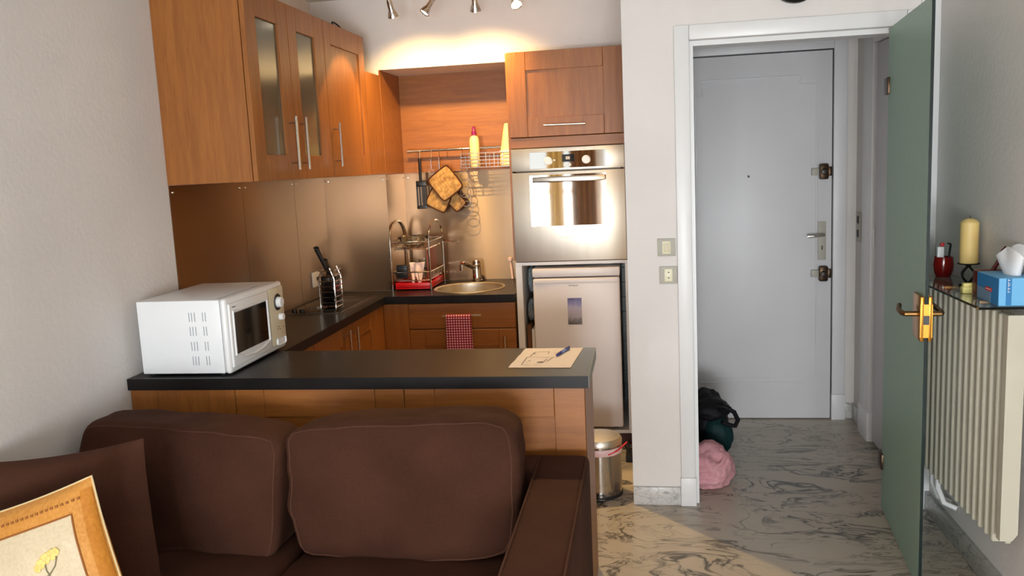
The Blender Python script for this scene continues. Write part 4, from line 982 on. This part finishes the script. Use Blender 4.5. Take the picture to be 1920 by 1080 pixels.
# ------------------------------------------------------------------ bin
bn = thing('pedal_bin', 'round stainless pedal bin at the end of the breakfast bar', 'bin', (-0.228, 3.80, 0))
BX, BY, BR = -0.228, 3.80, 0.102
B().lathe([(BR, 0.012), (BR, 0.245), (0, 0.245)], T(BX, BY, 0), 48).build('body', 'bin_steel', bn)
B().lathe([(BR + 0.002, 0.0), (BR + 0.003, 0.014), (BR, 0.016), (0, 0.016)], T(BX, BY, 0), 48).build('foot_ring', 'rubber', bn)
B().lathe([(BR + 0.003, 0.246), (BR + 0.004, 0.262), (BR - 0.004, 0.276), (0.05, 0.286), (0, 0.288)], T(BX, BY, 0), 48).build('lid', 'steel', bn)
B().box(BX - 0.03, BX + 0.03, BY - BR - 0.04, BY - BR + 0.01, 0.012, 0.02, 0.003).build('pedal', 'black', bn)
b = B().lathe([(BR + 0.0015, 0.205), (BR + 0.004, 0.215), (BR + 0.003, 0.232), (BR + 0.0015, 0.236)], T(BX, BY, 0), 48, False)
o = b.build('liner_rim', 'bag_pink', bn, label='pale pink liner folded over the rim')
B().tube([(BX + 0.045, BY - 0.095, 0.215), (BX + 0.085, BY - 0.066, 0.225), (BX + 0.112, BY - 0.03, 0.238), (BX + 0.13, BY - 0.02, 0.252)], 0.004, 6).build('tie', 'ribbon', o)
# extension lead behind the bin
o = B().box(-0.118, -0.083, 4.20, 4.30, 0.10 - 0.1, 0.035, 0.004).tube([(-0.10, 4.25, 0.03), (-0.105, 4.27, 0.10), (-0.13, 4.30, 0.07), (-0.11, 4.33, 0.02), (-0.09, 4.40, 0.006)], 0.004, 6).build('extension_lead', 'rubber'); tag(o, 'black extension lead on the floor behind the pedal bin', 'cable')

# ------------------------------------------------------------------ bags in the hallway
bp = thing('backpack', 'black and dark teal backpack on the hallway floor beside the doorway', 'backpack', (0.305, 4.32, 0))
B().blob((0.305, 4.34, 0.17), (0.10, 0.15, 0.175), 0.12, 1.8, 5, 0.003).build('body', 'black_nylon', bp)
B().blob((0.345, 4.20, 0.14), (0.072, 0.05, 0.10), 0.12, 2.2, 4, 0.01).build('front_pocket', 'teal_nylon', bp)
B().blob((0.31, 4.26, 0.268), (0.10, 0.10, 0.055), 0.15, 2.2, 4).build('top_flap', 'black_nylon', bp)
b = B()
b.tube([(0.34, 4.19, 0.30), (0.38, 4.17, 0.30), (0.42, 4.17, 0.275), (0.438, 4.17, 0.235), (0.425, 4.17, 0.205), (0.395, 4.17, 0.21), (0.36, 4.16, 0.23)], 0.012, 8)
b.build('strap', 'black_nylon', bp)
pk = B().blob((0.278, 3.93, 0.075), (0.112, 0.115, 0.125), 0.20, 1.7, 5, 0.003)
def fold(pts, r): pk.tube(pts, r, 8, r2=r * 0.6)
fold([(0.22, 3.825, 0.05), (0.30, 3.825, 0.045), (0.355, 3.86, 0.075), (0.372, 3.90, 0.13)], 0.018)
fold([(0.22, 3.835, 0.10), (0.28, 3.825, 0.105), (0.33, 3.84, 0.13), (0.35, 3.87, 0.16)], 0.014)
o = pk.build('pink_fleece', 'pink_cloth', smooth=60); tag(o, 'pink fleece bundle on the marble floor beside the doorway', 'clothing')
md = o.modifiers.new('blend', 'REMESH'); md.mode = 'VOXEL'; md.voxel_size = 0.006; md.use_smooth_shade = True

# ------------------------------------------------------------------ radiator and shelf
rd = thing('radiator', 'cream ribbed radiator on the right wall under the glass shelf', 'radiator', (1.12, 3.08, 0.26))
ry0, ry1, rz0, rz1 = 2.765, 3.52, 0.262, 1.012
B().box(1.118, 1.135, ry0, ry1, rz0, rz1, 0.003).build('back_plate', 'radiator', rd)
n = 14
for i in range(n):
    y = ry0 + 0.03 + i * (ry1 - ry0 - 0.05) / (n - 1)
    B().box(1.085, 1.1185, y - 0.011, y + 0.011, rz0 - 0.004, rz1 - 0.003, 0.008, 3).build('rib', 'radiator', rd)
B().prism([(1.084, rz0 + 0.028), (1.12, rz0 + 0.028), (1.136, rz0 + 0.05), (1.136, rz1), (1.084, rz1)], 'Y', 2.722, 2.752).build('end_panel', 'radiator', rd)
for y in (3.37, 3.43): B().tube([(1.11, y, rz0 + 0.01), (1.11, y - 0.005, rz0 - 0.05), (1.125, y - 0.03, rz0 - 0.10), (1.165, y - 0.05, rz0 - 0.115)], 0.011, 10).build('pipe', 'white_paint', rd)
for y in (2.85, 3.4): B().box(1.135, XR - 0.002, y - 0.02, y + 0.02, rz1 - 0.2, rz1 - 0.1).build('bracket', 'radiator', rd)
sh = thing('glass_shelf', 'thin glass shelf above the radiator', 'shelf', (1.1, 3.1, 1.04))
B().box(1.0, XR - 0.002, 2.72, 3.56, 1.031, 1.039, 0.0015, 1).build('glass_plate', 'glass', sh)
for y in (2.86, 3.18, 3.48): B().box(1.05, XR - 0.001, y - 0.006, y + 0.006, 1.018, 1.0305, 0.002).tube(arc((1.05, y, 1.020), 0.01, -PI / 2, PI / 2, 8, (-1, 0, 0), (0, 0, 1)), 0.002, 6).build('bracket', 'old_brass', sh)
ZG = 1.0392
pot = thing('pen_pot', 'dark red glazed pot at the far end of the glass shelf', 'pot', (1.118, 3.40, ZG))
B().lathe([(0.0, ZG), (0.026, ZG), (0.034, ZG + 0.02), (0.0365, ZG + 0.045), (0.033, ZG + 0.076), (0.030, ZG + 0.074), (0.033, ZG + 0.045), (0.024, ZG + 0.008), (0, ZG + 0.006)], T(1.118, 3.40, 0), 36, False).build('body', 'red_glaze', pot)
o = B().box(1.092, 1.116, 3.385, 3.40, ZG + 0.008, ZG + 0.115, 0.003).build('lighter', 'white_plastic'); tag(o, 'white lighter standing in the dark red pot', 'lighter')
B().box(1.103, 1.117, 3.386, 3.399, ZG + 0.1155, ZG + 0.13, 0.003).build('lighter_top', 'label_red', o, label='red lighter top')
o = B().tube([(1.128, 3.39, ZG + 0.012), (1.132, 3.385, ZG + 0.07), (1.136, 3.38, ZG + 0.125)], 0.004, 8).tube([(1.136, 3.38, ZG + 0.125), (1.124, 3.38, ZG + 0.128)], 0.003, 6).build('glasses_arm', 'iron'); tag(o, 'thin black hooked stick standing in the dark red pot', 'stick')
ch = thing('candle_holder', 'black iron candle holder on the glass shelf', 'candle holder', (1.122, 3.165, ZG))
HX_, HY_ = 1.124, 3.165
b = B().lathe([(0.03, ZG), (0.03, ZG + 0.004), (0.01, ZG + 0.008), (0, ZG + 0.008)], T(HX_, HY_, 0)).lathe([(0.006, ZG + 0.066), (0.012, ZG + 0.073), (0.035, ZG + 0.076), (0.036, ZG + 0.079), (0, ZG + 0.079)], T(HX_, HY_, 0))
for a in range(4): b.tube([(HX_ + 0.027 * math.sin(PI * i / 12) * math.cos(a * PI / 2 + 0.5), HY_ + 0.027 * math.sin(PI * i / 12) * math.sin(a * PI / 2 + 0.5), ZG + 0.007 + 0.062 * i / 12) for i in range(13)], 0.0036, 6)
b.build('frame', 'iron', ch)
cd = thing('candle', 'ivory pillar candle on the iron holder', 'candle', (HX_, HY_, ZG + 0.08))
B().lathe([(0.0, ZG + 0.0795), (0.029, ZG + 0.0795), (0.030, ZG + 0.083), (0.030, ZG + 0.222), (0.024, ZG + 0.229), (0.010, ZG + 0.236), (0, ZG + 0.237)], T(HX_, HY_, 0), 36).build('wax', 'candle', cd)
B().tube([(HX_, HY_, ZG + 0.236), (HX_ + 0.001, HY_, ZG + 0.246)], 0.001, 6).build('wick', 'iron', cd)
o = B().box(1.045, 1.083, 2.985, 3.01, ZG + 0.0002, ZG + 0.022, 0.002).box(1.048, 1.080, 2.988, 3.007, ZG + 0.022, ZG + 0.034, 0.002).build('note_block', 'yellow'); tag(o, 'small pale yellow block at the front edge of the glass shelf', 'note block')
# red wooden figure box behind the tissue box
rb = thing('red_ornament', 'dark red lacquered ornament with a raised neck behind the tissue box', 'ornament', (1.11, 2.96, ZG))
B().box(1.072, 1.155, 2.935, 2.985, ZG, ZG + 0.082, 0.006).build('body', 'red_wood', rb)
B().tube([(1.125, 2.96, ZG + 0.078), (1.142, 2.955, ZG + 0.112), (1.150, 2.95, ZG + 0.145), (1.160, 2.948, ZG + 0.158)], 0.007, 8, r2=0.004).build('neck', 'red_wood', rb)
# tissue box
tb = thing('tissue_box', 'light blue tissue box on the near end of the glass shelf', 'tissue box', (1.11, 2.8, ZG))
tx0, tx1, ty0, ty1, tz = 1.060, 1.169, 2.735, 2.905, ZG + 0.0002
B().box(tx0, tx1, ty0, ty1, tz, tz + 0.085, 0.001, 1).build('carton', 'box_blue', tb)
B().box(tx0 - 0.0006, tx0, ty0 + 0.001, ty1 - 0.001, tz + 0.001, tz + 0.084).build('side_print', 'box_mid', tb, label='darker blue long side')
B().box(tx0 - 0.0012, tx0 - 0.0007, ty0 + 0.06, ty1 - 0.004, tz + 0.002, tz + 0.04).build('grey_print', 'box_grey', tb)
lb = B().box(tx0 - 0.0018, tx0 - 0.0013, ty0 + 0.05, ty0 + 0.10, tz + 0.036, tz + 0.048).build('label', 'label_red', tb)
B().box(tx0 - 0.0022, tx0 - 0.0019, ty0 + 0.055, ty0 + 0.095, tz + 0.041, tz + 0.0435).build('lettering', 'white_print', lb)
B().box(tx0 + 0.020, tx0 + 0.036, ty0 - 0.0006, ty0, tz + 0.002, tz + 0.084).build('front_stripe', 'box_mid', tb)
b = B()
for i in range(5):
    z = tz + 0.042 + i * 0.0085; b.box(tx0 + 0.025, tx0 + 0.0265, ty0 - 0.0012, ty0 - 0.0007, z, z + 0.006).box(tx0 + 0.0265, tx0 + 0.031, ty0 - 0.0012, ty0 - 0.0007, z + (0.002 * (i % 3)), z + (0.002 * (i % 3)) + 0.0014)
b.build('stripe_lettering', 'white_print', tb)
def tiss(u, v):
    a = u * 2 * PI; r = 0.026 + 0.018 * v + 0.010 * math.sin(3 * a + 1) * v
    z = tz + 0.080 + v * (0.075 + 0.02 * math.sin(a * 2 + 0.5))
    return Vector((1.130 + r * 0.75 * math.cos(a), 2.82 + r * 1.5 * math.sin(a), z))
o = B().grid(tiss, 48, 10, True).grid(lambda u, v: tiss(u, 1 - 0.0) * (1 - v) + Vector((1.132, 2.82, tz + 0.15)) * v, 48, 6, True).build('tissue', 'tissue', smooth=70); tag(o, 'white paper tissue pulled up out of the blue box', 'tissue')
